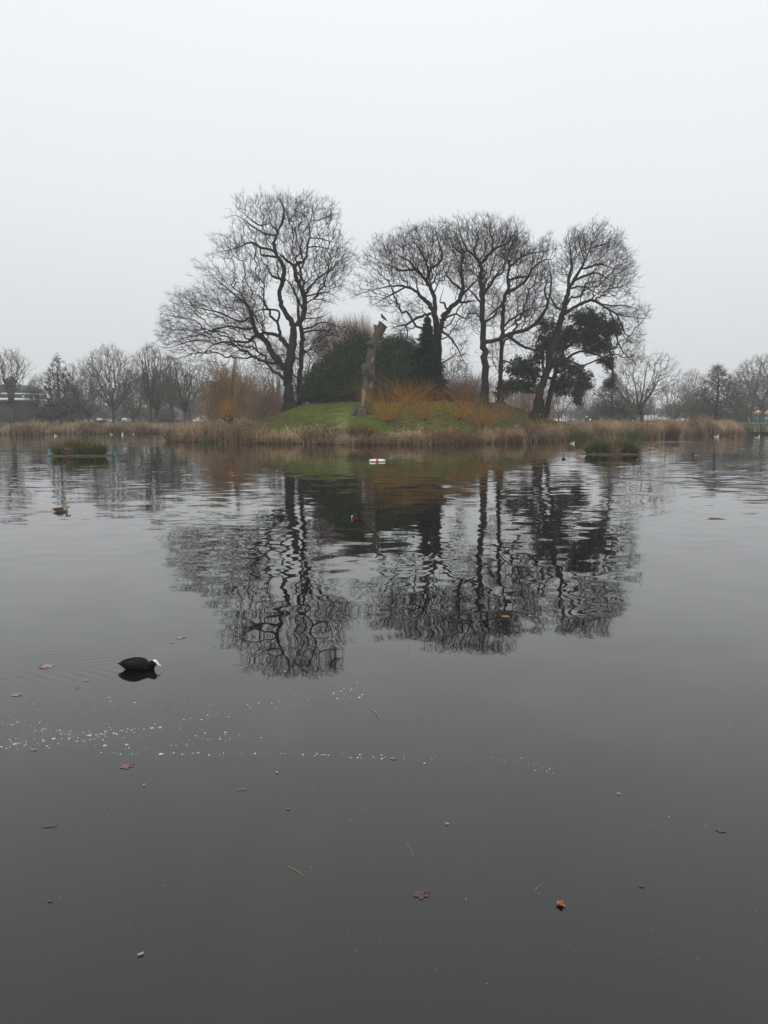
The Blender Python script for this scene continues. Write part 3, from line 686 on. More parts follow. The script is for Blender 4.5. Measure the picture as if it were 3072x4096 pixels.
finish_traced(t, 'bare_tree', 'forked bare tree rising from behind the dark conifer, crown spreading left', [(340, 150, 105, 55), (440, 160, 120, 75), (250, 220, 115, 75), (170, 290, 105, 65), (120, 390, 105, 55), (60, 470, 55, 35), (200, 500, 105, 55), (330, 300, 160, 130), (460, 280, 110, 150), (560, 290, 90, 150), (350, 520, 100, 60), (330, 610, 80, 50), (620, 400, 80, 130), (570, 640, 80, 60), (620, 780, 55, 100), (640, 560, 80, 70), (300, 650, 50, 50)], 2900, G_ISL)

# --- tall straight trunk right of the conifer
t = Traced(C2, 88.0, 44)
t.limb([(735, 1075, 44), (735, 1050, 32), (735, 960, 23), (738, 850, 21), (735, 750, 20), (728, 650, 17), (722, 550, 16), (720, 460, 15), (718, 380, 14), (713, 320, 14), (690, 280, 12), (650, 240, 10), (620, 190, 8), (600, 120, 6), (590, 75, 4)])
t.limb([(714, 325, 13), (740, 280, 11), (770, 245, 10), (810, 220, 8), (860, 200, 7), (890, 150, 5), (935, 100, 3)], dz=-2)
t.limb([(692, 285, 9), (680, 230, 7), (700, 180, 6), (690, 105, 4)], dz=2)
t.limb([(772, 245, 8), (780, 190, 7), (760, 130, 5), (780, 65, 4)], dz=1.5)
t.limb([(722, 480, 10), (760, 430, 9), (790, 380, 9), (830, 355, 7), (840, 320, 5), (860, 270, 3)], dz=-2)
t.limb([(742, 728, 15), (790, 715, 13), (840, 690, 14), (900, 670, 13), (960, 655, 12), (1010, 620, 11), (1050, 560, 10), (1075, 490, 9), (1085, 420, 8), (1080, 350, 6), (1050, 330, 4), (1000, 260, 3)], dz=-3)
t.limb([(1072, 500, 7), (1050, 450, 6), (1060, 400, 5), (1020, 340, 3)], dz=1)
t.limb([(850, 690, 10), (920, 735, 9), (980, 760, 8), (1040, 770, 7), (1100, 800, 4)], dz=1)
t.limb([(720, 530, 8), (680, 470, 6), (640, 430, 5), (600, 340, 3)])
t.limb([(722, 600, 6), (680, 570, 5), (630, 590, 3)])
t.limb([(730, 630, 8), (780, 590, 7), (800, 560, 6), (770, 530, 4)])
t.limb([(645, 240, 8), (610, 250, 6), (570, 220, 5), (530, 140, 3)])
t.limb([(985, 640, 6), (1040, 570, 5), (1100, 520, 3)])
finish_traced(t, 'bare_tree', 'tall straight bare tree with a rusty base and one heavy low limb curving up right', [(620, 100, 95, 55), (740, 90, 95, 55), (880, 100, 65, 45), (900, 170, 75, 65), (680, 200, 140, 90), (790, 200, 130, 90), (640, 300, 80, 80), (760, 330, 110, 80), (860, 300, 70, 60), (760, 430, 80, 80), (1060, 420, 65, 105), (1000, 560, 80, 80), (940, 720, 100, 60), (690, 600, 60, 80), (800, 600, 70, 60), (560, 180, 50, 60)], 2300, G_ISL)

# --- slimmer trunk just to its right
t = Traced(C2, 93.0, 55)
t.limb([(820, 1065, 38), (820, 1035, 24), (815, 950, 15), (820, 850, 13), (825, 700, 12), (830, 600, 12), (838, 500, 12), (860, 440, 11), (858, 380, 10), (865, 320, 9), (855, 280, 8), (870, 230, 6), (885, 170, 4)])
t.limb([(858, 470, 10), (900, 440, 9), (940, 410, 9), (970, 370, 8), (990, 330, 7), (1050, 290, 5), (1100, 278, 4), (1115, 180, 2)], dz=-2)
t.limb([(862, 390, 9), (920, 380, 8), (980, 375, 6), (1040, 350, 3)], dz=2)
t.limb([(865, 335, 8), (910, 290, 7), (960, 260, 6), (1010, 250, 5), (1080, 240, 3)])
t.limb([(857, 300, 6), (820, 270, 5), (790, 260, 4)])
t.limb([(830, 640, 8), (880, 600, 7), (930, 570, 6), (990, 540, 5), (1030, 565, 3)])
t.limb([(835, 530, 7), (780, 565, 6), (745, 600, 4)])
t.limb([(822, 800, 5), (870, 830, 4), (920, 850, 3)])
finish_traced(t, 'bare_tree', 'slimmer bare tree just right of the tall straight one, forked crown', [(940, 250, 125, 85), (1050, 230, 75, 55), (1020, 330, 80, 70), (950, 400, 100, 70), (930, 500, 100, 70), (900, 590, 100, 60), (790, 500, 60, 70), (880, 190, 60, 60), (790, 780, 50, 110)], 1700, G_ISL)

# --- leaning trunk at the right end
t = Traced(C2, 92.0, 66)
t.limb([(995, 1130, 40), (1000, 1100, 29), (1020, 1020, 24), (1045, 930, 22), (1075, 830, 22), (1095, 740, 22), (1120, 660, 20), (1145, 580, 18), (1165, 500, 16), (1180, 440, 15), (1210, 390, 13), (1240, 340, 12), (1265, 290, 9), (1300, 210, 7), (1335, 135, 5)])
t.limb([(1180, 440, 11), (1180, 380, 9), (1195, 320, 8), (1190, 260, 6), (1180, 190, 4), (1170, 140, 3)], dz=2)
t.limb([(1240, 345, 8), (1280, 330, 7), (1340, 310, 6), (1400, 330, 4), (1490, 350, 3)], dz=-2)
t.limb([(1210, 400, 9), (1270, 370, 8), (1330, 360, 6), (1400, 400, 5), (1475, 450, 3)], dz=1.5)
t.limb([(1185, 440, 7), (1240, 430, 6), (1300, 450, 5), (1380, 490, 4)])
t.limb([(1148, 590, 12), (1190, 550, 10), (1250, 520, 10), (1300, 500, 10), (1340, 520, 9), (1390, 550, 8), (1450, 580, 7), (1520, 590, 5), (1610, 600, 3)], dz=-2.5)
t.limb([(1340, 520, 6), (1400, 530, 5), (1480, 530, 4), (1570, 560, 3)])
t.limb([(1395, 555, 8), (1420, 620, 6), (1430, 700, 6), (1470, 780, 5), (1540, 840, 3)], dz=-1)
t.limb([(1430, 590, 6), (1460, 640, 5), (1490, 690, 4), (1560, 725, 3)], dz=1)
t.limb([(1155, 560, 9), (1110, 530, 8), (1085, 490, 5), (1060, 460, 3)])
t.limb([(1265, 290, 7), (1240, 230, 5), (1230, 160, 4)])
t.limb([(1290, 240, 6), (1350, 210, 5), (1420, 190, 3)])
finish_traced(t, 'bare_tree', 'leaning bare tree, one limb arching right over the evergreen oak', [(1340, 125, 65, 45), (1230, 160, 55, 45), (1310, 210, 110, 80), (1420, 190, 60, 60), (1220, 260, 80, 90), (1400, 290, 110, 80), (1490, 340, 50, 60), (1380, 400, 130, 70), (1480, 440, 50, 60), (1300, 450, 120, 60), (1460, 560, 125, 55), (1560, 600, 60, 40), (1500, 700, 80, 60), (1510, 800, 60, 55), (1150, 330, 55, 80), (1100, 520, 65, 65)], 2500, G_ISL)
mb = MB(); leaves(mb, LITTER[0], LITTER[1], LITTER[2]); mb.build('leaf_litter', mat_island('leaf_litter', [(0, (.07, .04, .02)), (.6, (.16, .10, .05)), (1, (.28, .20, .12))]), kind='stuff')
# ------------------------------------------------------------------ evergreens on the island
def ellw(crop, ell, D, depth=.9, dmax=9):
    """ellipses of an enlargement as ellipsoids (centre, radii) at distance D"""
    x0, y0, k = crop; out = []
    for e in ell:
        cu, cv, ru, rv = e[:4]; dd = e[4] if len(e) > 4 else 0
        m = (D + dd)/F_PX/k
        out.append((P(x0 + cu/k, y0 + cv/k, D + dd), A(ru*m, min(dmax, depth*(ru+rv)/2*m), rv*m)))
    return out
def foliage(mb, ells, n, size, rng, clump=.5, per=26, lo=.62, droop=0.0, zmin=None, lvar=.35):
    """leaves gathered in sprays spread through the outer shell of every ellipsoid"""
    area = np.array([r[0]*r[2] + r[0]*r[1] + r[1]*r[2] for _, r in ells]); pr = area/area.sum()
    for (c, r), p in zip(ells, pr):
        m = max(4, int(n*p/per)); d = rand_dir(m, rng); rad = rng.uniform(lo, 1.05, m)
        cen = c + d*r*rad[:, None]
        if zmin is not None: cen = cen[cen[:, 2] > zmin(cen[:, 0], cen[:, 1])]; 
        m = len(cen)
        if m == 0: continue
        dd = unit((cen - c)/r**2)
        cs = clump*rng.uniform(.5, 1.3, m)
        idx = np.repeat(np.arange(m), per)
        off = rng.normal(size=(m*per, 3))*.5; off[:, 2] -= droop*np.abs(off[:, 0])
        pos = cen[idx] + off*cs[idx][:, None]
        nor = unit(dd[idx]*.7 + rng.normal(size=(m*per, 3))*.75 + A(0, 0, .35))
        leaves(mb, pos, nor, size*rng.uniform(1-lvar, 1+lvar, m*per), rng=rng)

C5 = (1150, 1200, 2.37); C6 = (1850, 1200, 2.37)
def bush(name, label, crop, ell, D, n, size, mat, seed, cat, clump=.55, stems=9, group=None, base_u=None, lift=.3, depth=.9):
    rng = np.random.default_rng(seed); es = ellw(crop, ell, D, depth)
    cen = np.mean([c for c, _ in es], 0); bx = cen[0] if base_u is None else P(crop[0] + base_u/crop[2], 1600, D)[0]
    gz = float(h_island(bx, D)); root = thing(name, label, cat, (bx, D, gz), group=group); off = A(bx, D, gz)
    mb = MB(); foliage(mb, es, n, size, rng, clump, zmin=lambda x, y: h_island(x, y) + lift)
    mb.v = [v - off for v in mb.v]; mb.build('foliage', M[mat], root)
    mb = MB()
    for k in range(stems):
        c, r = es[rng.integers(len(es))]; tip = c + rand_dir(1, rng)[0]*r*.75; b0 = A(bx + rng.normal()*.5, D + rng.normal()*.4, gz - .2)
        mid = (b0*.55 + tip*.45) + A(0, 0, -.12*np.linalg.norm(tip[:2]-b0[:2])) + rng.normal(size=3)*.2
        tube(mb, catmull([b0, mid, tip], 5) - off, np.linspace(.13, .03, 11), 6)
    mb.build('stem', M['bark'], root, smooth=True)
    return root
bush('holly', 'broad dark holly dome left of the dead standing trunk', C5, [(650, 560, 190, 230), (520, 650, 190, 235), (390, 740, 170, 205), (250, 830, 135, 140), (150, 895, 80, 70), (700, 500, 110, 180), (480, 860, 280, 100), (650, 800, 160, 160), (300, 900, 170, 65)], 93, 72000, .095, 'holly', 1, 'bush', base_u=470)
bush('holly', 'dark holly mass right of the dead standing trunk, against the conifer', C5, [(960, 500, 150, 170), (1080, 520, 180, 180), (1030, 640, 230, 200), (900, 720, 130, 190), (1160, 640, 150, 200), (1040, 840, 260, 120), (1230, 800, 160, 150), (850, 850, 90, 110)], 94, 62000, .095, 'holly', 2, 'bush', base_u=1040)
bush('holly', 'low brown-green shrub along the foot of the hollies', C5, [(930, 930, 90, 40), (1080, 930, 120, 45), (1230, 940, 110, 45), (1330, 930, 60, 40)], 90.5, 6000, .07, 'brownleaf', 3, 'bush', clump=.3, stems=14, base_u=1100, lift=.05)

def make_conifer():
    rng = np.random.default_rng(9); D = 90; top = P(1380 + 432/1.31667, 820 + 588/1.31667, D); bx = P(1710, 1590, D)[0]
    gz = float(h_island(bx, D)); root = thing('conifer', 'narrow dark conifer between the holly mass and the forked trunk', 'conifer', (bx, D, gz)); off = A(bx, D, gz)
    base = A(bx, D, gz - .2); H = top[2] - gz; mb = MB()
    tube(mb, catmull([base, (base+top)/2 + A(.08, 0, 0), top], 6) - off, np.linspace(.22, .02, 13), 8); mb.build('trunk', M['bark'], root, smooth=True)
    mb = MB(); mt = MB()
    for i in range(380):
        f = rng.random()**.8; f = .02 + .97*f; z = gz + .3 + (H-.3)*f; prof = (1-f)**.8
        R = (2.75*(1-f)**.80 + .06)*rng.uniform(.5, 1.15)
        az = rng.uniform(0, 6.283); ax = base*(1-f) + top*f; s = A(ax[0], ax[1], z)
        out = A(math.cos(az), math.sin(az), 0); e = s + out*R + A(0, 0, -.28*R + .12)
        mid = s + out*R*.5 + A(0, 0, -.05*R); br = catmull([s, mid, e], 5); tube(mt, br - off, np.linspace(.03, .006, len(br)), 4, cap=False)
        m = int(40 + 95*R); g = rng.random(m)**.7; q = br[np.minimum((g*(len(br)-1)).astype(int), len(br)-1)]
        wdt = .32*(1 - .6*g)[:, None]*min(1, .4 + R/2.5)
        pos = q + rng.normal(size=(m, 3))*wdt*A(1, 1, .45) - off
        nor = unit(rng.normal(size=(m, 3))*.5 + A(0, 0, 1)); leaves(mb, pos, nor, rng.uniform(.07, .15, m), rng=rng, aspect=.4)
    mb.build('needles', M['conifer'], root); mt.build('branch', M['bark'], root)
make_conifer()

def make_holm_oak():
    rng = np.random.default_rng(12); D = 95; b = P(1380 + 1052/1.31667, 820 + 1118/1.31667, D); gz = float(h_island(b[0], D))
    root = thing('evergreen_oak', 'broad dark evergreen tree behind the leaning trunk, hanging leaf clumps with sky gaps', 'tree', (b[0], D, gz)); off = A(b[0], D, gz)
    w = lambda u, v, d=0: P(1380 + u/1.31667, 820 + v/1.31667, D + d)
    mp = D/F_PX/1.31667
    def limb(nm, pts, r0, r1):
        pp = catmull([w(*p) for p in pts], 5); pp = pp + rng.normal(size=pp.shape)*.05; mb = MB(); tube(mb, pp - off, np.linspace(r0*mp, r1*mp, len(pp)), 9); mb.build(nm, M['bark'], root, smooth=True)
    limb('trunk', [(1052, 1140), (1060, 1100), (1080, 1000), (1095, 930), (1115, 860), (1145, 790), (1158, 720), (1170, 640)], 17, 6)
    limb('trunk', [(1038, 1135), (1040, 1080), (1036, 1000), (1050, 900), (1040, 800), (1060, 700)], 12, 5)
    for p in ([(1120, 860), (1180, 800), (1250, 770), (1330, 790), (1390, 830)], [(1150, 770), (1230, 700), (1320, 660), (1400, 640)], [(1100, 920), (1000, 900), (930, 900), (850, 960)], [(1110, 880), (1200, 860), (1260, 900), (1250, 1000)], [(1160, 730), (1190, 650), (1240, 600)], [(1050, 800), (1010, 740), (1040, 660)], [(1390, 830), (1410, 880), (1405, 940)]):
        ds = rng.uniform(-2.5, 2.5); limb('limb', [(u, v, ds*i/3) for i, (u, v) in enumerate(p)], 8, 3)
    E = [(1260, 590, 120, 55), (1320, 640, 90, 60), (1200, 680, 120, 60), (1290, 710, 110, 50), (1400, 640, 60, 50), (1430, 650, 35, 40), (1375, 740, 60, 50), (1300, 760, 60, 30), (1390, 820, 38, 55), (1350, 820, 25, 25), (1400, 945, 40, 28), (1050, 720, 60, 75), (1060, 630, 55, 45), (1010, 800, 40, 40), (1130, 820, 85, 55), (1110, 730, 70, 70), (930, 850, 100, 60), (880, 950, 85, 40), (830, 985, 40, 32), (800, 1000, 20, 18), (960, 950, 70, 45), (990, 880, 60, 50), (1210, 870, 75, 40), (1250, 930, 60, 70), (1180, 940, 60, 40), (1225, 1020, 24, 50), (1215, 990, 40, 30), (1120, 950, 55, 55), (1280, 950, 25, 30)]
    es = ellw((1380, 820, 1.31667), [(*e, rng.uniform(-2, 2)) for e in E], D, .8, 5)
    mb = MB(); foliage(mb, es, 62000, .095, rng, .34, 22, lo=.25, droop=.2); mb.v = [v - off for v in mb.v]; mb.build('foliage', M['oak'], root)
    es = ellw((1380, 820, 1.31667), [(1130, 930, 40, 30), (900, 880, 45, 28), (1170, 900, 35, 22), (810, 1005, 18, 14), (1160, 980, 30, 22)], D, .8, 3)
    mb = MB(); foliage(mb, es, 2400, .09, rng, .3, 16, lo=.3); mb.v = [v - off for v in mb.v]
    o = mb.build('leaf_spray', M['brownleaf'], root); o['label'] = 'dead brown leaf sprays low in the tree'
make_holm_oak()

# ------------------------------------------------------------------ shoots, scrub and willows
def shoots(mb, base, tips, r, rng, wig=.06, sub=4, r1=.35):
    """many thin shoots from base points to tips, slightly bowed"""
    n = len(tips); base = np.broadcast_to(base, (n, 3)); ln = np.linalg.norm(tips-base, axis=1)[:, None]
    bow = rng.normal(size=(n, 3))*ln*wig; prev = base
    for i in range(1, sub+1):
        f = i/sub; q = base*(1-f) + tips*f + bow*math.sin(math.pi*f) + rng.normal(size=(n, 3))*ln*.008
        frusta(mb, prev, q, r*(1-(1-r1)*(i-1)/sub), r*(1-(1-r1)*f), 3); prev = q
def fan(name, label, cat, px, py, D, width, height, n, r, mat, seed, spread_base=.20, group=None, stool=True, lean=0, hmin=.45, ground=h_island):
    rng = np.random.default_rng(seed); X = P(px, py, D)[0]; gz = float(ground(X, D)); root = thing(name, label, cat, (X, D, gz), group=group)
    a = rng.uniform(-1, 1, n)*rng.uniform(.5, 1, n)*.5; b = rng.uniform(-.5, .5, n); h = height*rng.uniform(hmin, 1, n)*rng.uniform(.75, 1, n)*(1 - .7*np.minimum(1, a**2 + .6*b**2))
    tips = np.c_[a*width + lean*h, b*width, h]; base = np.c_[a*spread_base*width*.5, b*spread_base*width*.5, np.full(n, .0)]
    mb = MB(); shoots(mb, base, tips, r, rng)
    k = int(n*1.2); i = rng.integers(n, size=k); f = rng.uniform(.3, .85, k)[:, None]; p0 = base[i]*(1-f) + tips[i]*f
    k = k//2; i = i[:k]; p0 = p0[:k]
    frusta(mb, p0, p0 + unit(tips[i]-base[i] + rng.normal(size=(k, 3))*.45*ht(tips[i]-base[i]))*rng.uniform(.1, .26, (k, 1))*height, r*.6, r*.25, 3)
    mb.build('shoots', M[mat], root)
    if stool:
        mb = MB(); ball(mb, (0, 0, .0), (.22, .2, .16)); mb.build('stool', M['bark'], root, smooth=True)
    return root
def ht(v): return np.linalg.norm(v, axis=1)[:, None]
GO = 'orange osier stools along the shore'
fan('osier', 'large orange-green osier fanning up in front of the dead trunk', 'shrub', 1553, 1742, 78.5, 11.5, 5.1, 190, .0092, 'osier', 1, group=GO)
fan('osier', 'tall orange osier right of the large one, below the conifer', 'shrub', 1700, 1735, 79.5, 5.5, 5.3, 85, .009, 'osier', 2, group=GO, hmin=.4)
fan('osier', 'rusty osier thicket at the foot of the tall straight trunk', 'shrub', 1930, 1720, 82.5, 10.5, 4.3, 170, .009, 'osier', 3, group=GO)
fan('osier', 'sparse rusty osier between the tall osier and the tall straight trunk', 'shrub', 1835, 1725, 81.5, 7.0, 4.0, 90, .009, 'osier', 33, group=GO)
fan('osier', 'yellowish osier below the leaning trunk', 'shrub', 2145, 1715, 88, 5.5, 2.8, 140, .007, 'osier', 4, group=GO)
fan('osier', 'low red osier behind the large fan, under the holly', 'shrub', 1640, 1640, 84, 9.0, 3.4, 120, .009, 'osier', 5, group=GO)
fan('scrub', 'pale brown feathery scrub leaning over the slope right of the conifer', 'shrub', 1850, 1610, 93, 6.0, 5.0, 520, .012, 'scrub', 6, lean=-.12)
fan('scrub', 'brown twiggy scrub between conifer and tall straight trunk', 'shrub', 1800, 1610, 90, 6.2, 2.2, 330, .012, 'scrub', 7)
fan('scrub', 'dense rusty brown scrub right beside the tall straight trunk', 'shrub', 1890, 1640, 89, 3.2, 2.6, 180, .012, 'scrub', 8)

def pollard():
    rng = np.random.default_rng(8); D = 86; X = P(930, 1710, D)[0]; gz = float(h_island(X, D))
    root = thing('pollard_willow', 'short pollard willow with orange shoots at the left end of the island', 'tree', (X, D, gz))
    top = P(912, 1676, D) - A(X, D, gz); mb = MB(); tube(mb, catmull([A(.15, 0, -.3), A(.05, 0, top[2]*.4), top], 5), [.42, .36, .33, .30, .29, .28, .28, .27, .30, .36, .42], 12, rough=.06); ball(mb, top + A(0, 0, .05), (.52, .5, .36)); mb.build('trunk', M['bark_brown'], root, smooth=True)
    n = 260; a = rng.normal(size=(n, 2))*.55; h = 2.7*rng.uniform(.3, 1, n)
    tips = top + np.c_[a[:, 0]*1.15, a[:, 1]*1.1, h*(1-.12*(a**2).sum(1))]; base = top + np.c_[a*.32, np.full(n, .2)]
    mb = MB(); shoots(mb, base, tips, .008, rng, .08); mb.build('shoots', M['osier'], root)
pollard()

def red_shrub():
    rng = np.random.default_rng(10); D = 104; X = P(1430, 1500, D)[0]; gz = float(h_island(X, D)); off = A(X, D, gz)
    root = thing('red_twig_tree', 'pinkish red twiggy tree behind the holly dome', 'tree', (X, D, gz))
    mb = MB(); es = ellw(C5, [(720, 215, 95, 100), (590, 200, 100, 85), (330, 220, 130, 130), (460, 240, 120, 110), (250, 360, 110, 120), (790, 290, 70, 80), (380, 400, 160, 110), (650, 280, 150, 90)], D, .9, 4); tips = []
    for c, r in es: tips.append(c + rand_dir(250, rng)*r*rng.random((250, 1))**.35)
    tips = np.vstack(tips); tips[:, 2] += .25*np.abs(rng.normal(size=len(tips))); n = len(tips)
    b0 = tips - np.c_[(tips[:, :2] - off[:2])*.28 + rng.normal(size=(n, 2))*.3, rng.uniform(1.5, 3.6, n)]
    shoots(mb, b0 - off, tips - off, .011, rng, .05, 3); mb.build('crown', M['reddish'], root)
    mb = MB()
    for k in range(26):
        t2 = b0[rng.integers(n)] - off; tube(mb, catmull([A(rng.normal()*.4, rng.normal()*.4, -.3), t2*.5 + A(0, 0, .6), t2], 4), np.linspace(.13, .03, 9), 5)
    mb.build('stem', M['bark'], root)
red_shrub()

def weeping_willow(name, label, px0, D, w, h, n, seed, mat='willow', ground=h_bank, group=None, r=.013):
    rng = np.random.default_rng(seed); X = P(px0, 1690, D)[0]; gz = float(ground(X, D)); root = thing(name, label, 'tree', (X, D, gz), group=group)
    mb = MB(); tube(mb, catmull([A(0, 0, -.3), A(.15, 0, h*.25), A(-.1, 0, h*.5)], 5), np.linspace(.5, .3, 11), 10, rough=.05); mb.build('trunk', M['bark_far_hazed'], root, smooth=True)
    mb = MB(); st = MB(); k_n = 26
    for k in range(k_n):
        az = 6.283*k/k_n + rng.normal()*.3; rr = w*.5*math.sqrt(rng.uniform(.02, 1)); e = A(math.cos(az)*rr, math.sin(az)*rr, h*(1.0 - .5*(rr/(w*.5))**1.5)*rng.uniform(.75, 1.05))
        s = A(-.05, 0, h*rng.uniform(.3, .5)); br = catmull([s, s*.5 + e*.5 + A(0, 0, .10*h), e], 6); tube(mb, br, np.linspace(.13, .02, len(br)), 5)
        m = n//k_n; i = rng.integers(len(br)//2, len(br), m); p = br[i] + rng.normal(size=(m, 3))*A(.28, .28, .25)
        ln = rng.uniform(.1, 1, m)**1.2*np.minimum(p[:, 2] - .3, h*.62); sd = rng.normal(size=(m, 2))*.16; up = rng.uniform(.1, .5, m); prev = p
        for j in range(1, 5):
            f = j/4; q = p + np.c_[sd*math.sqrt(f)*2, up*math.sin(math.pi*min(1, f*1.6))*.6 - ln*f**1.25] + rng.normal(size=(m, 3))*.03; frusta(st, prev, q, r*(1.1-f*.5), r*(1.1-f*.7), 3); prev = q
    mb.build('limb', M['bark_far_hazed'], root); st.build('strands', M[mat], root); return root
weeping_willow('weeping_willow', 'amber weeping willow in the mist behind the pollard', 925, 120, 10.5, 12.8, 2300, 4)
weeping_willow('weeping_willow', 'smaller brown weeping willow between the amber one and the widest trunk', 1050, 126, 10, 10, 1900, 5, 'scrub')

# ------------------------------------------------------------------ the dead standing trunk and its bird
def monolith():
    D = 80.5; rng = np.random.default_rng(3); k = C5[2]
    cen = [(705, 1130, 74), (712, 1090, 66), (728, 1040, 56), (742, 980, 54), (752, 920, 52), (760, 860, 55), (764, 800, 54), (772, 740, 52), (778, 680, 47), (783, 620, 46), (788, 560, 43), (795, 500, 41), (806, 440, 40), (826, 390, 41), (850, 340, 42), (872, 300, 42), (892, 260, 43), (908, 228, 44)]
    cc = catmull([[*P(C5[0] + u/k, C5[1] + v/k, D), r*D/F_PX/k] for u, v, r in cen], 6); n, K = len(cc), 40
    gz = float(h_island(cc[0][0], D)); off = A(cc[0][0], D, gz); root = thing('dead_trunk', 'tall pale dead tree trunk, cut flat at the top and leaning right', 'dead tree', off)
    th = np.arange(K)/K*2*math.pi; V = np.empty((n, K, 3)); tg = unit(np.gradient(cc[:, :3], axis=0))
    f1 = [rng.uniform(0, 6.28) for _ in range(6)]
    for i in range(n):
        s = i/(n-1); e1 = unit(np.cross(A(0, 1, 0), tg[i])); e2 = np.cross(tg[i], e1); e2 = A(0, 1, 0)
        r = cc[i, 3]*(1 + .05*np.sin(3*th + f1[0] + 2*s) + .045*np.sin(7*th + f1[1] - 3*s) + .03*np.sin(13*th + f1[2] + 5*s) + .02*rng.normal(size=K))
        if s < .16: r *= 1 + (.16-s)*2.2*np.maximum(0, np.sin(5*th + f1[3]))
        hole = np.exp(-(((th - 1.5*math.pi + .25 + math.pi) % (2*math.pi) - math.pi)/.42)**2 - ((s - .415)/.035)**2); r *= 1 - .62*hole
        r *= 1 + .10*np.exp(-((s-.45)/.012)**2) + .10*np.exp(-((s-.32)/.012)**2)
        V[i] = cc[i, :3] + np.cos(th)[:, None]*e1*r[:, None] + np.sin(th)[:, None]*e2*r[:, None]
    V[0, :, 2] -= .5
    top = V[-1]; top[:, 2] += .10 - .28*((top[:, 0]-top[:, 0].min())/np.ptp(top[:, 0]))**2
    i, j = np.meshgrid(np.arange(n-1), np.arange(K), indexing='ij'); a = i*K + j; b2 = i*K + (j+1) % K
    Q = np.stack([a, b2, b2+K, a+K], -1).reshape(-1, 4); VV = np.vstack([V.reshape(-1, 3), top.mean(0)]); jj = np.arange(K)
    T = np.stack([np.full(K, n*K), (n-1)*K + jj, (n-1)*K + (jj+1) % K], -1)
    mb = MB(); mb.add(VV - off, Q=Q, T=T); mb.build('trunk', M['deadwood'], root)
    w = lambda u, v, d=0: P(C5[0] + u/k, C5[1] + v/k, D + d) - off
    mb = MB(); ball(mb, w(735, 645, -.35), (.42, .4, .46), 14, 10); ball(mb, w(728, 690, -.3), (.26, .3, .3)); remesh(mb.build('burr', M['deadwood'], root), .06)
    mb = MB(); ball(mb, w(788, 735, -.80), (.30, .12, .40), 14, 10); mb.build('hollow_shade', M['darkwood'], root, smooth=True)  # dark ball over the recess: the hole's shade put into its colour
    mb = MB(); tube(mb, [w(850, 330), w(838, 290), w(828, 235, -.1)], [.22, .17, .15], 9, rough=.1); mb.build('stub', M['deadwood'], root)
    mb = MB(); tube(mb, [w(800, 440, -.3), w(775, 418, -.7), w(762, 405, -.9)], [.2, .2, .15], 9, rough=.12); mb.build('stub', M['deadwood'], root)
    # strips where the bark has fallen off
    for pts in ([(722, 850, 14), (735, 900, 22), (726, 960, 18), (716, 1010, 9)], [(812, 540, 5), (806, 570, 8), (803, 600, 5)], [(735, 665, 9), (738, 690, 9), (745, 715, 5)], [(778, 745, 14), (795, 770, 9), (790, 840, 5)]):
        p = catmull([[*w(u, v), r*D/F_PX/k] for u, v, r in pts], 5); rr = np.interp(p[:, 2] + off[2], cc[:, 2], cc[:, 3]); cx = np.interp(p[:, 2] + off[2], cc[:, 2], cc[:, 0]) - off[0]
        x = np.clip((p[:, 0]-cx)/rr, -.97, .97); yy = -np.sqrt(1 - x**2)*rr*1.03
        V2 = np.array([[a[0] + sx*a[3], y + .06*abs(sx) - .02*(sx == 0), a[2]] for a, y in zip(p, yy) for sx in (-1, 0, 1)]); m = len(p)
        Q = [[3*i + j, 3*i + j + 1, 3*i + j + 4, 3*i + j + 3] for i in range(m-1) for j in (0, 1)]
        mb = MB(); mb.add(V2, Q=Q); o = mb.build('bare_strip', M['palewood'], root)
        so = o.modifiers.new('thick', 'SOLIDIFY'); so.thickness = .06; so.offset = -1
    # roots
    for az, ln in ((-2.7, 1.05), (-1.9, .95), (-1.2, 1.0), (-.4, 1.1)):
        pts = [A(math.cos(az)*q, math.sin(az)*q, 0) for q in (.5, .75, ln, ln+.35)]
        pts = [A(p[0], p[1], float(h_island(p[0] + off[0], p[1] + off[1])) - off[2] + z) for p, z in zip(pts, (.5, .2, .03, -.12))]
        mb = MB(); tube(mb, catmull(pts, 4), np.linspace(.26, .08, 13), 8, rough=.08); mb.build('root', M['deadwood'], root, smooth=True)
    return V[-1]
MTOP = monolith()

def bird_body(mb, secs, k=14): loft(mb, secs, k)
def perched_bird():
    p = P(1532, 1288.5, 80.4); p[2] = MTOP[:, 2].max() - .02; root = thing('perched_bird', 'dark long-tailed bird perched on the cut top of the dead trunk', 'bird', p)
    mb = MB(); tube(mb, catmull([A(.44, 0, -.05), A(.28, 0, .10), A(.12, 0, .24), A(-.06, 0, .40), A(-.10, 0, .52), A(-.10, 0, .60)], 5), np.interp(np.linspace(0, 1, 26), [0, .12, .3, .55, .78, .88, 1], [.03, .05, .10, .135, .095, .075, .06]), 12); ball(mb, (-.115, 0, .61), (.075, .065, .07))
    remesh(mb.build('body', M['crow'], root), .022)
    mb = MB(); tube(mb, [A(-.16, 0, .61), A(-.21, 0, .60), A(-.25, 0, .585)], [.026, .02, .006], 8); mb.build('bill', M['billdark'], root, smooth=True)
    for s in (-1, 1):
        mb = MB(); tube(mb, [A(-.02, .05*s, .34), A(.13, .085*s, .24), A(.27, .06*s, .10), A(.36, .03*s, .02)], [.05, .075, .05, .012], 8); mb.build('wing', M['dbrown'], root, smooth=True)
        mb = MB(); tube(mb, [A(.10, .05*s, .16), A(.06, .05*s, .07), A(.07, .05*s, 0)], [.03, .018, .014], 6); tube(mb, [A(.09, .05*s, .012), A(.0, .05*s, .012), A(-.05, .06*s, .008)], [.012, .012, .008], 5); mb.build('leg', M['billdark'], root)
perched_bird()

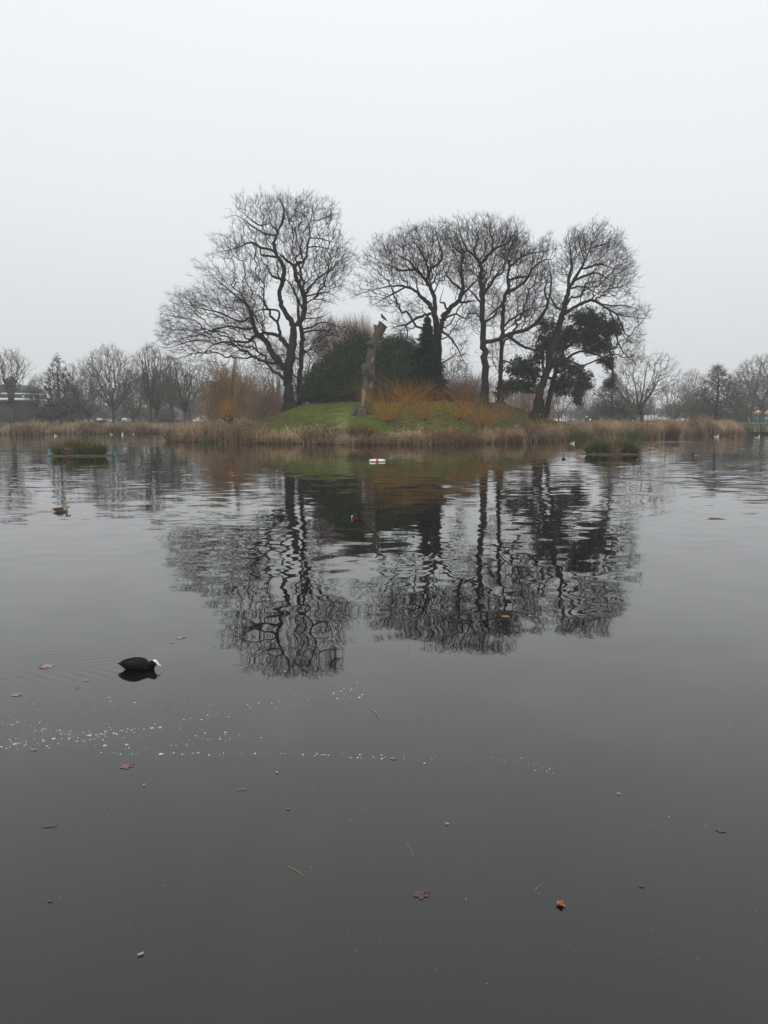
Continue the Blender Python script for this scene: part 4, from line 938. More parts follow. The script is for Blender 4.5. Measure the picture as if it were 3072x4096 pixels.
# ------------------------------------------------------------------ reeds and sedges
def reed_strip(name, label_, pts_fn, n, hmean, mat, rng, width=.028, hvar=.26, plume=.5):
    X, D, Z, hs = pts_fn(n); n = len(X)
    lean = rng.normal(size=(n, 2))*.16; d = unit(np.c_[lean, np.ones(n)]); base = np.c_[X, D, Z - .05]; h = hmean*hs*np.clip(rng.normal(1, hvar, n), .35, 1.8)
    mb = MB(); ribbons(mb, base, d, h, np.full(n, width), .20, seg=3, rng=rng)
    # seed plumes and side leaves
    k = rng.random(n) < plume; b2 = base[k] + d[k]*h[k][:, None]*.9
    ribbons(mb, b2, unit(d[k] + rng.normal(size=(k.sum(), 3))*.3), rng.uniform(.16, .34, k.sum()), np.full(k.sum(), .06), .4, seg=1, rng=rng)
    k = rng.random(n) < .7; b2 = base[k] + d[k]*(h[k]*rng.uniform(.25, .75, k.sum()))[:, None]
    ribbons(mb, b2, unit(d[k] + rng.normal(size=(k.sum(), 3))*.55), h[k]*rng.uniform(.2, .42, k.sum()), np.full(k.sum(), width*.9), .7, seg=2, rng=rng)
    o = mb.build(name, M[mat], kind='stuff'); return o
def island_reeds(n):
    X = RNG.uniform(-22, 30, n); base = shore(X); wdt = np.interp(X, [-22, -16, -11, -6, 0, 6, 12, 18, 24, 30], [11, 6, 2.4, 1.3, 1.2, 1.3, 1.4, 2.0, 4, 4.5])
    D = base - .22 + (wdt + .25)*RNG.random(n)**1.2; Z = h_island(X, D)
    hs = np.interp(X, [-22, -18, -14, -10, -5, 0, 4, 8, 12, 18, 24, 30], [1.05, 1.05, .85, .66, .6, .5, .66, .58, .62, .74, .9, 1.0])*(1 + .42*vnoise(X, D*.2, 2.6, 21) + .30*vnoise(X, D*.2, .9, 22))
    dens = .55 + .7*vnoise(X, D, 3.0, 23) - .25*np.exp(-((X+4)/6)**2); k = (RNG.random(n) < np.clip(dens + .25, .15, 1)) & (Z > -.25); return X[k], D[k], np.maximum(Z[k], -.03), np.clip(hs[k], .3, 2)
reed_strip('reeds', '', island_reeds, 22000, 1.25, 'reed', RNG)
def low(fn, f):
    def g(n):
        X, D, Z, hs = fn(n); return X, D, Z, hs*f*(1 + .5*vnoise(X, D*.1, 1.4, 61))
    return g
reed_strip('reeds', '', low(island_reeds, .6), 16000, 1.25, 'reed_base_shade', RNG, plume=0)  # added low dark layer: self-shading of the reed bed as colour
def left_reeds(n):
    X = RNG.uniform(-75, -18, n); D = bank(X) - .3 + 3.2*RNG.random(n); Z = h_bank(X, D); hs = .92 + .42*vnoise(X, D*.1, 6.5, 31) + .25*vnoise(X, D*.2, 2, 32)
    hs *= np.interp(X, [-62, -57, -53, -44, -30, -20], [.8, .55, 1.0, 1.05, 1.0, 1.0]); return X, D, np.maximum(Z, -.03), np.clip(hs, .3, 2)
reed_strip('reeds', '', left_reeds, 15000, 1.25, 'reed', RNG, width=.035)
reed_strip('reeds', '', low(left_reeds, .6), 8000, 1.25, 'reed_base_shade', RNG, width=.04, plume=0)
def right_reeds(n):
    X = RNG.uniform(19.5, 52.5, n); D = bank(X) - .3 + 4.0*RNG.random(n); Z = h_bank(X, D); hs = 1 + .3*vnoise(X, D*.1, 7, 41) + .22*vnoise(X, D*.2, 2, 42)
    hs *= np.interp(X, [19, 28, 36, 47, 50, 52.5], [.72, .82, 1, 1, .8, .55]); return X, D, np.maximum(Z, -.03), np.clip(hs, .3, 2)
reed_strip('reeds', '', right_reeds, 17000, 1.42, 'reed', RNG, width=.032)
reed_strip('reeds', '', low(right_reeds, .6), 9000, 1.42, 'reed_base_shade', RNG, width=.04, plume=0)

def clump(name, label, px, py, D, w, h, n, mat, seed, ground=h_island, group=None, droop=.45, cat='sedge clump', parent=None, loc=None, lean=.5):
    rng = np.random.default_rng(seed)
    if parent is None:
        X = P(px, py, D)[0]; gz = max(0.0, float(ground(X, D))); root = thing(name, label, cat, (X, D, gz), group=group); off = A(0, 0, 0)
    else: off = np.asarray(loc, float)
    q = np.sqrt(rng.random(n)); az = rng.uniform(0, 6.283, n); x, y = q*np.cos(az), q*np.sin(az)
    d = unit(np.c_[x*lean + rng.normal(size=n)*.18, y*lean + rng.normal(size=n)*.18, np.ones(n)]); mb = MB()
    ribbons(mb, np.c_[x*w*.5, y*w*.4, np.full(n, -.05)] + off, d, h*rng.uniform(.45, 1.05, n)*(1-.3*q**2), np.full(n, .03), droop, seg=3, rng=rng)
    if parent is None: mb.build('blades', M[mat], root); return root
    return mb.build('sedge_tuft', M[mat], parent)
GC = 'sedge and reed clumps along the island shore'
for i, (lab, px, D, w, h, n, mt) in enumerate((
    ('dark green sedge at the left tip of the island', 690, 87.5, 1.3, 1.7, 300, 'sedge_green'),
    ('green sedge patch low in the reeds below the pollard', 830, 82, 1.6, 1.0, 260, 'sedge_green'),
    ('brown sedge clump right of the pollard', 1010, 80, 1.8, 1.15, 300, 'sedge_brown'),
    ('tall dark brown sedge below the green turf, left of the pale worn strip', 1252, 76.8, 1.9, 2.1, 460, 'sedge_brown'),
    ('thin brown sedge touching the left edge of the pale worn strip', 1312, 76.6, 1.0, 2.4, 240, 'sedge_brown'),
    ('broad brown sedge below the dead trunk', 1440, 76.2, 2.6, 1.7, 600, 'sedge_brown'),
    ('tan sedge at the foot of the large orange fan', 1530, 76.0, 1.6, 1.0, 300, 'sedge_tan'),
    ('small green sedge right of the orange fan base', 1627, 76.0, 1.0, .75, 200, 'sedge_green'),
    ('bright tan sedge tussock below the conifer', 1722, 76.4, 1.7, 1.5, 420, 'sedge_tan'),
    ('pale tan tussock just right of the bright one', 1822, 76.9, 1.4, 1.35, 330, 'sedge_tan'),
    ('dark sedge below the tall straight trunk', 1895, 77.4, 1.8, 1.0, 320, 'sedge_brown'),
    ('dark brown upright sedge at the water right of the tall straight trunk', 2060, 81.6, 1.4, 1.6, 300, 'sedge_brown'),
    ('tan spiky sedge below the leaning trunk', 2205, 87.5, 1.5, 1.6, 300, 'sedge_tan'),
    ('large olive sedge at the right foot of the mound', 2315, 91.5, 2.4, 1.9, 560, 'sedge_green'))):
    clump('sedge', lab, px, 1760, D, w, h, n, mt, 100+i, group=GC)
for i, (lab, px, D, w, h, n, mt) in enumerate((
    ('green sedge in the right bank reeds above the right raft', 2445, 97.5, 1.8, 1.9, 340, 'sedge_green'),
    ('olive dark sedge in the right bank reeds right of the raft', 2540, 98.5, 2.4, 2.0, 420, 'sedge_green'),
    ('tall reddish brown reed clump in the right bank', 2688, 105.5, 1.5, 2.6, 380, 'sedge_brown'),
    ('brown reed clump where the right bank reeds thin out', 2935, 122, 1.6, 1.9, 260, 'sedge_brown'),
    ('round green bush at the right end of the reeds', 2960, 123, 1.9, 1.6, 360, 'sedge_green'),
    ('small olive bush beside the landing stage', 2985, 123.5, 1.5, 1.3, 280, 'sedge_green'))):
    clump('sedge', lab, px, 1745, D, w, h, n, mt, 140+i, ground=h_bank, group='sedge clumps in the right bank reeds')
for i, (lab, px, w, h, n, mt) in enumerate((
    ('tan reed mound on the left bank beside the alder', 195, 4.5, 2.3, 500, 'sedge_tan'),
    ('dark brown sedge mound on the left bank between the two signs and the alder', 345, 4.2, 2.2, 600, 'sedge_brown'),
    ('dark sedge on the left bank under the right sign', 440, 3.4, 1.7, 420, 'sedge_brown'),
    ('long dark sedge on the left bank below the brick house', 560, 6, 1.8, 700, 'sedge_brown'),
    ('olive sedge at the far left edge of the bank', 12, 4, 2.2, 420, 'sedge_green'),
    ('brown sedge on the left bank below the alder', 250, 2.6, 1.8, 330, 'sedge_brown'),
    ('brown sedge on the left bank below the domed pavilion', 110, 4, 1.3, 330, 'sedge_brown'))):
    clump('sedge', lab, px, 1736, 130.5, w, h, n, mt, 170+i, ground=h_bank, group='sedge clumps on the left bank')
# ------------------------------------------------------------------ planted rafts, buoy, sticks
def raft(label, px, py, w, d, items, seed, ring=True, flags=()):
    rng = np.random.default_rng(seed); c = Wp(px, py); c[1] += d*.4; root = thing('floating_raft', label, 'planted raft', (c[0], c[1], 0), group='planted rafts floating on the pond')
    th = np.linspace(0, 2*math.pi, 41)[:-1]; se = lambda a, e: np.sign(a)*np.abs(a)**e
    x, y = se(np.cos(th), .55)*w/2, se(np.sin(th), .55)*d/2
    mb = MB(); pts = np.c_[x, y, .004 + .012*np.sin(3*th)]; tube(mb, np.vstack([pts, pts[:2]]), .04, 7, cap=False); mb.build('float_pipe', M['pipe'], root, smooth=True)
    mb = MB(); V = np.vstack([np.c_[x*.82, y*.82, np.full(40, .07)], np.c_[x*.86, y*.86, np.full(40, -.1)], [[0, 0, .13]]]); j = np.arange(40)
    mb.add(V, Q=np.stack([j, j+40, (j+1) % 40 + 40, (j+1) % 40], -1), T=np.stack([np.full(40, 80), j, (j+1) % 40], -1)); mb.build('coir_mat', M['coir'], root)
    for (fx, fy, ww, hh, n, mt) in items: clump('', '', 0, 0, 0, ww*1.05, hh*rng.uniform(1.35, 1.65), int(n*1.3), mt, int(rng.integers(1e6)), parent=root, loc=(fx*w/2, fy*d/2, .08), droop=.42, lean=.34)
    for (fx, fy, hh, ww) in flags:
        mb = MB(); tube(mb, [A(fx*w/2, fy*d/2, -.1), A(fx*w/2, fy*d/2, hh)], .012, 6); V = [[fx*w/2, fy*d/2, hh], [fx*w/2 + ww*.75, fy*d/2, hh*.55], [fx*w/2 + ww, fy*d/2 + .03, .12], [fx*w/2 - ww*.35, fy*d/2 - .02, .10]]
        mb.add(V, Q=[[0, 1, 2, 3]]); mb.build('net_corner', M['teal'], root)
    return root, c
_, RL = raft('left planted raft of dark green tussocks with turquoise net corners', 305, 1826, 4.1, 2.3, [(-.72, 0, .42, .62, 240, 'plant_green'), (-.60, .35, .4, .55, 160, 'sedge_brown'), (-.42, .3, .4, 1.0, 200, 'plant_green'), (-.36, -.25, .45, .55, 220, 'sedge_tan'), (-.22, .2, .42, .80, 200, 'sedge_brown'), (-.02, 0, .5, .78, 300, 'plant_green'), (.12, .35, .42, 1.0, 220, 'plant_green'), (.2, -.2, .42, .72, 220, 'sedge_green'), (.42, -.1, .48, .66, 260, 'plant_green'), (.58, .15, .46, .82, 260, 'plant_green'), (.34, .2, .4, .5, 140, 'sedge_tan')], 1, flags=((-.98, -.1, .48, .10), (.99, .15, .42, .05)))
_, RR = raft('right planted raft of shaggy olive and straw sedge', 2462, 1819, 3.75, 2.0, [(-.80, 0, .36, .72, 220, 'sedge_green'), (-.48, -.1, .5, .88, 320, 'plant_green'), (-.34, .3, .44, .95, 220, 'sedge_green'), (-.08, .1, .52, 1.02, 340, 'sedge_tan'), (.10, -.3, .46, .58, 220, 'sedge_tan'), (.28, .1, .42, .95, 240, 'sedge_green'), (.44, -.1, .4, .5, 180, 'sedge_brown'), (.60, 0, .42, 1.02, 260, 'plant_green'), (.82, .1, .36, .40, 160, 'sedge_brown')], 2)

def buoy():
    c = Wp(1509, 1846); root = thing('life_ring', 'white life ring with a red band floating off the island', 'life ring', (c[0], c[1], .03)); R, r = .37, .085
    def arc(a0, a1, n, rr, name, mt):
        a = np.linspace(a0, a1, n); mb = MB(); tube(mb, np.c_[np.cos(a)*R, np.sin(a)*R, np.zeros(n)], rr, 14); mb.build(name, M[mt], root, smooth=True)
    arc(0, 2*math.pi, 49, r, 'ring', 'ringwhite')
    for k in range(4): arc(-1.75 + k*math.pi/2, -1.40 + k*math.pi/2, 7, r*1.04, 'band', 'ringred')
    a = np.linspace(0, 2*math.pi, 65); mb = MB(); tube(mb, np.c_[np.cos(a)*(R + .09 + .02*np.abs(np.sin(2*a))), np.sin(a)*(R + .09 + .02*np.abs(np.sin(2*a))), np.full(65, .0)], .009, 5, cap=False); mb.build('grab_rope', M['rope'], root)
buoy()
def stick(name, label, cat, px, py, h, r, mat, lean=0):
    c = Wp(px, py); mb = MB(); tube(mb, [A(0, 0, -.4), A(lean*.3, 0, h*.5), A(lean, 0, h)], [r, r*.9, r*.5], 7, rough=.1); tag(mb.build(name, M[mat], loc=(c[0], c[1], 0)), label, cat)
stick('stick', 'thin crooked stick standing in the water right of the right raft', 'stick', 2598, 1811, .62, .014, 'board', .06)
stick('mooring_post', 'short dark post in the water near the right foot of the island', 'post', 2277, 1787, .36, .07, 'board')
stick('stake', 'pale upright stake at the water edge below the conifer', 'stake', 1641, 1777.5, 1.0, .035, 'palewood')

# ------------------------------------------------------------------ water birds
def coot(name, label, px, py, rz, s=1.0, group=None, fine=True):
    c = Wp(px, py); root = thing(name, label, 'coot', (c[0], c[1], 0), rz, group); root.scale = (s, s, s*.87)
    mb = MB()      # forward is +x, origin amidships at the waterline
    loft(mb, [(-.205, .052, .012, .010), (-.185, .050, .026, .022), (-.15, .046, .050, .042), (-.10, .044, .074, .060), (-.04, .046, .088, .076), (.01, .046, .090, .080), (.06, .038, .082, .072), (.10, .028, .064, .056), (.13, .022, .042, .040), (.15, .02, .02, .02)], 18)
    tube(mb, catmull([A(.075, 0, .035), A(.11, 0, .055), A(.135, 0, .075), A(.142, 0, .082)], 4), np.linspace(.055, .036, 13), 14)
    ball(mb, (.145, 0, .082), (.043, .032, .034), 16, 12); loft(mb, [(-.235, .074, .010, .004), (-.20, .062, .026, .012), (-.16, .055, .03, .02)], 10)
    remesh(mb.build('body', M['black'], root), .006 if fine else .012, 4)
    for sd_ in (-1, 1):
        mb = MB(); loft(mb, [(-.215, .076, .004, .006, .030*sd_), (-.17, .078, .012, .026, .052*sd_), (-.10, .076, .016, .043, .076*sd_), (-.03, .074, .016, .048, .086*sd_), (.03, .066, .013, .042, .083*sd_), (.065, .056, .005, .022, .074*sd_)], 12); mb.build('wing', M['black_wing'], root, smooth=True)
        mb = MB(); ball(mb, (.160, .0275*sd_, .090), .0055, 8, 6); mb.build('eye', M['eye'], root, smooth=True)
    mb = MB(); loft(mb, [(.140, .116, .010, .006), (.158, .112, .018, .013), (.178, .096, .019, .025), (.190, .078, .015, .021), (.206, .064, .010, .012), (.228, .048, .003, .004)], 12); remesh(mb.build('bill', M['white'], root), .0035, 2)
    return root
cpos = Wp(560, 2676)
coot('coot', 'black coot with a white bill and forehead shield swimming right in the near water', 560, 2678, -.10, .90)
def duck(name, label, px, py, rz, mats, s=1.0, group=None, tuck=False, cat='duck', neck=1.0):
    """mats: body, back/wing, head, bill, breast"""
    c = Wp(px, py); root = thing(name, label, cat, (c[0], c[1], 0), rz, group); root.scale = (s, s, s)
    bm, wm, hm, lm, brm = mats
    mb = MB(); loft(mb, [(-.26, .075, .012, .008), (-.21, .06, .045, .03), (-.14, .045, .075, .055), (-.05, .04, .095, .07), (.05, .04, .092, .072), (.12, .038, .07, .062), (.165, .035, .04, .042), (.18, .035, .015, .015)], 14); remesh(mb.build('body', M[bm], root), .012, 3)
    mb = MB(); loft(mb, [(.085, .042, .076, .068), (.13, .044, .070, .064), (.172, .042, .042, .046), (.188, .04, .014, .018)], 14); mb.build('breast', M[brm], root, smooth=True)
    for sd_ in (-1, 1):
        mb = MB(); loft(mb, [(-.25, .088, .006, .008, .03*sd_), (-.16, .085, .02, .03, .06*sd_), (-.05, .085, .022, .042, .078*sd_), (.05, .078, .018, .04, .075*sd_), (.09, .07, .005, .015, .06*sd_)], 10); mb.build('wing', M[wm], root, smooth=True)
    mb = MB(); hz = .165*neck
    if tuck: h = A(.04, -.04, .115); bt = h + A(-.085, -.01, -.025); tube(mb, catmull([A(.12, 0, .08), A(.11, -.02, .11), h], 4), np.linspace(.042, .036, 9), 12)
    else: h = A(.165, 0, hz); bt = h + A(.105, 0, -.02); tube(mb, catmull([A(.12, 0, .06), A(.145, 0, .10), h], 4), np.linspace(.05, .034, 9), 12)
    ball(mb, h, (.046, .034, .036), 14, 10); remesh(mb.build('head', M[hm], root), .01, 2)
    mb = MB(); tube(mb, [h*.68 + bt*.32, h*.35 + bt*.65, bt], [.017, .016, .014], 8); mb.build('bill', M[lm], root, smooth=True)
    mb = MB(); loft(mb, [(-.315, .10, .012, .003), (-.27, .085, .03, .010), (-.22, .07, .035, .018)], 8); mb.build('tail', M[wm], root, smooth=True)
    return root
duck('duck', 'brown female duck with a long dark bill swimming right on the left side', 246, 2046, .12, ('brown', 'dbrown', 'tanplum', 'billdark', 'tanplum'), .80, neck=.92)
duck('duck', 'drake with chestnut flank and white breast preening in the dark reflection', 1422, 2074, math.pi - .75, ('chestnut', 'black_wing', 'crow', 'billdark', 'whiteplum'), .66, tuck=True)
duck('duck', 'small dark-headed duck swimming left in the rippled water right of the right raft', 2782, 1822, math.pi, ('greyplum', 'crow', 'crow', 'billdark', 'crow'), .95, neck=1.1)
coot('coot', 'distant coot facing the camera in the water left of the right raft', 2256, 1837, -1.4, 1.0, fine=False)
coot('coot', 'coot with a white face sitting among the plants of the left raft', 236, 1826, -.9, .9, fine=False); bpy.context.scene.objects[-1]
o_ = [o for o in COL.objects if o.get('label', '').startswith('coot with a white face')][0]; o_.location = (RL[0] - .45*2.05 + .05, RL[1] - .55, .38)
o_ = coot('moorhen', 'small dark moorhen at the right end of the right raft', 2555, 1815, 1.0, .85, fine=False); o_.location = (RR[0] + 1.5, RR[1] - .45, .28); o_['category'] = 'moorhen'
GG = 'gulls resting off the reed beds'
def gull(label, px, py, rz, s=1.0, mats=('whiteplum', 'greyplum', 'whiteplum', 'billyellow', 'whiteplum'), name='gull', cat='gull'): return duck(name, label, px, py, rz, mats, s, GG if cat == 'gull' else None, cat=cat, neck=1.2)
gull('white gull swimming left off the left bank, between the two signs and the raft', 446, 1738.5, math.pi, .95)
gull('largest white gull off the left bank, right of the other one', 490, 1740, -1.2, 1.7)
gull('pale grey gull nearest the left raft, under the alder', 223, 1744, math.pi, 1.1)
gull('tan duck just right of the pale grey gull off the left bank', 258, 1743.5, math.pi, 1.0, ('tanplum', 'brown', 'tanplum', 'billyellow', 'tanplum'), 'duck', 'duck')
gull('white gull low in the water below the brick house', 533, 1737.5, 0, .7)
gull('small white gull off the left tip of the island', 658, 1736, 0, .6)
gull('white gull off the right reeds, below the reddish reed clump', 2866, 1748, -.4, 1.35)
gull('pale brown duck beside the right reeds', 2938, 1745.5, 0, 1.2, ('tanplum', 'brown', 'tanplum', 'billyellow', 'tanplum'), 'duck', 'duck')
gull('white gull with a dark back below the landing stage', 3031, 1750, .3, 1.4, ('whiteplum', 'crow', 'whiteplum', 'billyellow', 'whiteplum'))
gull('white gull beside the short dark post', 2290, 1775, 0, .9)

# ------------------------------------------------------------------ things adrift on the near water
def plane_leaf(label, px, py, wpx, rz, mat, seed, curl=.012, asp=1.0, z=.003):
    """a lobed leaf lying on the water: veined blade with five lobes and a stalk"""
    rng = np.random.default_rng(seed); c = Wp(px, py); D = math.hypot(c[1], CAM_H); R = wpx*.88*D/F_PX/2
    n = 40; th = np.arange(n)/n*2*math.pi - math.pi/2
    lob = .56 + .40*np.abs(np.cos(2.5*(th - math.pi/2)))**1.2; lob *= np.where(np.abs(th + math.pi/2) < .4, .62, 1); lob *= 1 + .07*rng.normal(size=n)
    ring = lambda f: np.c_[np.cos(th)*lob*R*f, np.sin(th)*lob*R*f*asp, z + curl*R*(f**2)*(1 + .8*np.sin(2*th + rng.uniform(0, 6)))*.5]
    V = np.vstack([[[0, 0, z]], ring(.5), ring(1.0)]); j = np.arange(n); mb = MB()
    mb.add(V, T=np.stack([np.zeros(n, int), 1 + j, 1 + (j+1) % n], -1), Q=np.stack([1 + j, 1 + n + j, 1 + n + (j+1) % n, 1 + (j+1) % n], -1))
    root = tag(mb.build('fallen_leaf', M[mat], loc=(c[0], c[1], 0), smooth=True), label, 'leaf', 'leaves lying in the near water'); root.rotation_euler = (0, 0, rz)
    mb = MB(); tube(mb, [A(0, -.3*R*asp, z + .002), A(.05*R, -.9*R*asp, z + .003), A(.16*R, -1.25*R*asp, z + .002)], [.02*R + .0008]*3, 5); mb.build('stalk', M[mat], root)
    return root
for a in (('largest pale leaf at the left edge, behind the coot', 186, 2666, 78, .3, 'leaf_pale', 1), ('smaller pale leaf below the largest one at the left edge', 66, 2780, 52, 1.2, 'leaf_pale', 2),
          ('reddish heart-shaped leaf under the foam line, left of centre', 506, 3066, 62, 2.2, 'leaf_red', 3), ('faint pale leaf just below the foam cluster', 134, 3000, 34, .8, 'leaf_pale', 4),
          ('tiny red leaf in open water below the straw', 1152, 3237, 22, .3, 'leaf_red', 5), ('dull red-brown leaf low in the middle of the near water', 1683, 3580, 72, 1.9, 'leaf_dark', 6),
          ('small rust leaf tip in the lower right water, above the crisp orange leaf', 2566, 3546, 26, .6, 'leaf_dark', 7), ('faint red-brown leaf near the right edge', 2884, 3322, 48, 2.6, 'leaf_dark', 8),
          ('orange-red leaf in the reflected treetops', 2022, 2466, 40, .5, 'leaf_orange', 9), ('dim red leaf just left of the orange-red one', 1970, 2392, 30, 1.1, 'leaf_red', 10), ('small orange leaf in the evergreen reflection', 2150, 2088, 22, .2, 'leaf_orange', 11),
          ('faint pale leaf near the left reflected crown', 722, 2552, 44, 1.7, 'leaf_pale', 12), ('very faint dark leaf at the lower left', 200, 3605, 26, .4, 'leaf_dark', 13), ('pale leaf just right of the coot wake', 690, 2570, 26, .4, 'leaf_pale', 14),
          ('pale leaf touching the foam on the right', 1572, 3035, 32, .9, 'leaf_pale', 15), ('small pale leaf between coot and largest pale leaf', 345, 2722, 30, .4, 'leaf_pale', 16)): plane_leaf(*a)
plane_leaf('narrow dark leaf at the left, below the reddish heart-shaped one', 200, 3306, 74, .25, 'leaf_dark', 21, asp=.32)
plane_leaf('crisp orange leaf with a curled edge in the lower right water', 2242, 3622, 36, .5, 'leaf_orange', 22, curl=.5, asp=1.3, z=.006)
plane_leaf('curled brown leaf lying on top of the largest pale one', 163, 2669, 20, 1.3, 'leaf_orange', 23, curl=.4, asp=.5, z=.012)
def straw(label, p0, p1, wpx, mat='straw', fork=None):
    a, b = Wp(*p0), Wp(*p1); c = (a+b)/2; D = math.hypot(c[1], CAM_H); r = wpx*.7*D/F_PX/2; mb = MB(); a2, b2 = a - c, b - c; n_ = A(-(b2-a2)[1], (b2-a2)[0], 0)
    tube(mb, catmull([a2 + A(0, 0, r*.5), n_*.04 + A(0, 0, r*.8), b2 + A(0, 0, r*.5)], 4), np.linspace(r, r*.55, 9), 6)
    if fork:
        f = Wp(*fork) - c; tube(mb, [(a2+b2)*.5*.2 + A(0, 0, r), f*.5 + A(0, 0, r), f + A(0, 0, r*.6)], [r*.7, r*.6, r*.3], 6)
    return tag(mb.build('straw', M[mat], loc=tuple(c)), label, 'straw', 'straws floating on the near water')
straw('short tan straw right of the foam streak, centre', (1488, 2840), (1519, 2878), 7, fork=(1514, 2830))
straw('forked tan straw lying level under the foam line', (948, 3162), (994, 3157), 6, fork=(986, 3164))
straw('long greenish straw low in the middle', (1148, 3464), (1218, 3508), 5)
straw('thin pale straw in the lower right water', (2140, 3564), (2173, 3534), 4)
straw('faint thin stem in the middle of the near water', (1625, 3372), (1652, 3430), 3)
def feather(label, px, py, wpx, rz, mat='foam'):
    c = Wp(px, py); D = math.hypot(c[1], CAM_H); R = wpx*D/F_PX/2; mb = MB(); n = 9; x = np.linspace(-R, R, n); w = .35*R*np.sin(np.linspace(.25, 3.0, n)); V = []
    for xi, wi in zip(x, w): V += [[xi, -wi, .006 + .1*R], [xi, 0, .009 + .12*R*(xi/R)**2], [xi, wi, .006 + .1*R]]
    mb.add(V, Q=[[3*i + j, 3*i + j + 1, 3*i + j + 4, 3*i + j + 3] for i in range(n-1) for j in (0, 1)]); o = tag(mb.build('feather', M[mat], loc=(c[0], c[1], 0), smooth=True), label, 'feather', 'feathers on the near water'); o.rotation_euler = (0, 0, rz)
    mb = MB(); tube(mb, [A(-R*1.2, 0, .009), A(0, 0, .010), A(R, 0, .010 + .12*R)], R*.05, 5); mb.build('quill', M['straw'], o)
feather('curved white feather low on the left', 563, 3820, 24, .6); feather('small white feather under the foam, with a dark speck', 575, 3143, 14, 1.2); feather('small pale feather above the forked straw', 1108, 3092, 16, 2.2)
feather('white feather right of centre above the thin stem', 1789, 3298, 15, 2.8); feather('tiny white feather low right of centre', 1864, 3601, 9, 1.4); feather('white feather on the right beyond the foam end', 2474, 3177, 13, 2.6); feather('dark shred of bark above the foam cluster', 308, 2752, 15, .2, 'darkwood')
feather('white feather at the foot of the reflected treetop', 1140, 2690, 10, .2)

# foam: uncounted little rafts of bubbles blown into lines
def make_foam():
    rng = np.random.default_rng(77); pts = []
    def line(ps, n, jit, lo, hi):
        q = catmull([[x, y, 0] for x, y in ps], 10)
        for k in range(n):
            i = rng.integers(len(q)); pts.append((q[i][0] + rng.normal()*18, q[i][1] + rng.normal()*jit, lo + (hi-lo)*rng.random()**3.5))
    line([(40, 2980), (160, 2960), (330, 2945), (420, 2935)], 130, 16, 3, 20); line([(0, 2890), (140, 2905), (300, 2940)], 50, 9, 3, 13)
    line([(420, 2940), (620, 2905), (780, 2880), (1000, 2830), (1250, 2805), (1440, 2788)], 95, 10, 3, 15); line([(1300, 2790), (1400, 2760), (1420, 2740)], 22, 10, 3, 12)
    line([(120, 2985), (420, 2980), (700, 2985), (830, 2955), (1030, 2940)], 70, 8, 3, 16); line([(430, 3014), (800, 3014), (1200, 3017), (1500, 3030)], 90, 3.5, 3, 17)
    line([(1500, 3032), (1800, 3035), (2080, 3042), (2180, 3075), (2215, 3105)], 40, 5, 3, 11); line([(2200, 3100), (2350, 3165), (2480, 3180), (2650, 3270)], 10, 8, 3, 8)
    for k in range(110): pts.append((rng.uniform(20, 900), rng.normal(2870, 60), rng.uniform(2, 6)))
    for k in range(150): pts.append((rng.uniform(0, 3072), rng.uniform(2300, 4000), rng.uniform(1.5, 4.5)))
    pts += [(645, 3016, 27), (420, 2982, 22), (505, 2979, 24), (355, 2941, 18), (455, 2933, 18), (608, 2912, 17), (640, 2910, 18), (60, 2976, 26), (215, 2955, 22), (1437, 2790, 18), (1335, 2773, 16), (1350, 2795, 13), (2122, 2462, 10), (435, 2790, 11), (443, 2805, 11), (538, 2811, 17), (1698, 3052, 15), (1528, 3035, 16), (893, 3010, 12), (2140, 3082, 9)]
    mb = MB()
    for x, y, w in pts:
        c = Wp(x, y); D = math.hypot(c[1], CAM_H); R = max(w*.5, 1.15)*D/F_PX/2; n = 9; th = np.arange(n)/n*2*math.pi + rng.uniform(0, 1); rr = R*(1 + .22*rng.normal(size=n)); asp = rng.uniform(.8, 1.5)
        r1 = np.c_[np.cos(th)*rr*1.25 + c[0], np.sin(th)*rr*asp + c[1], np.full(n, .0)]; r2 = np.c_[np.cos(th)*rr*.7 + c[0], np.sin(th)*rr*asp*.6 + c[1], np.full(n, min(.006, R*.35))]
        j = np.arange(n); mb.add(np.vstack([r1, r2, [[c[0], c[1], min(.007, R*.4)]]]), Q=np.stack([j, (j+1) % n, (j+1) % n + n, j + n], -1), T=np.stack([np.full(n, 2*n), n + j, n + (j+1) % n], -1))
    mb.build('foam', M['foam'], kind='stuff', smooth=True)
make_foam()
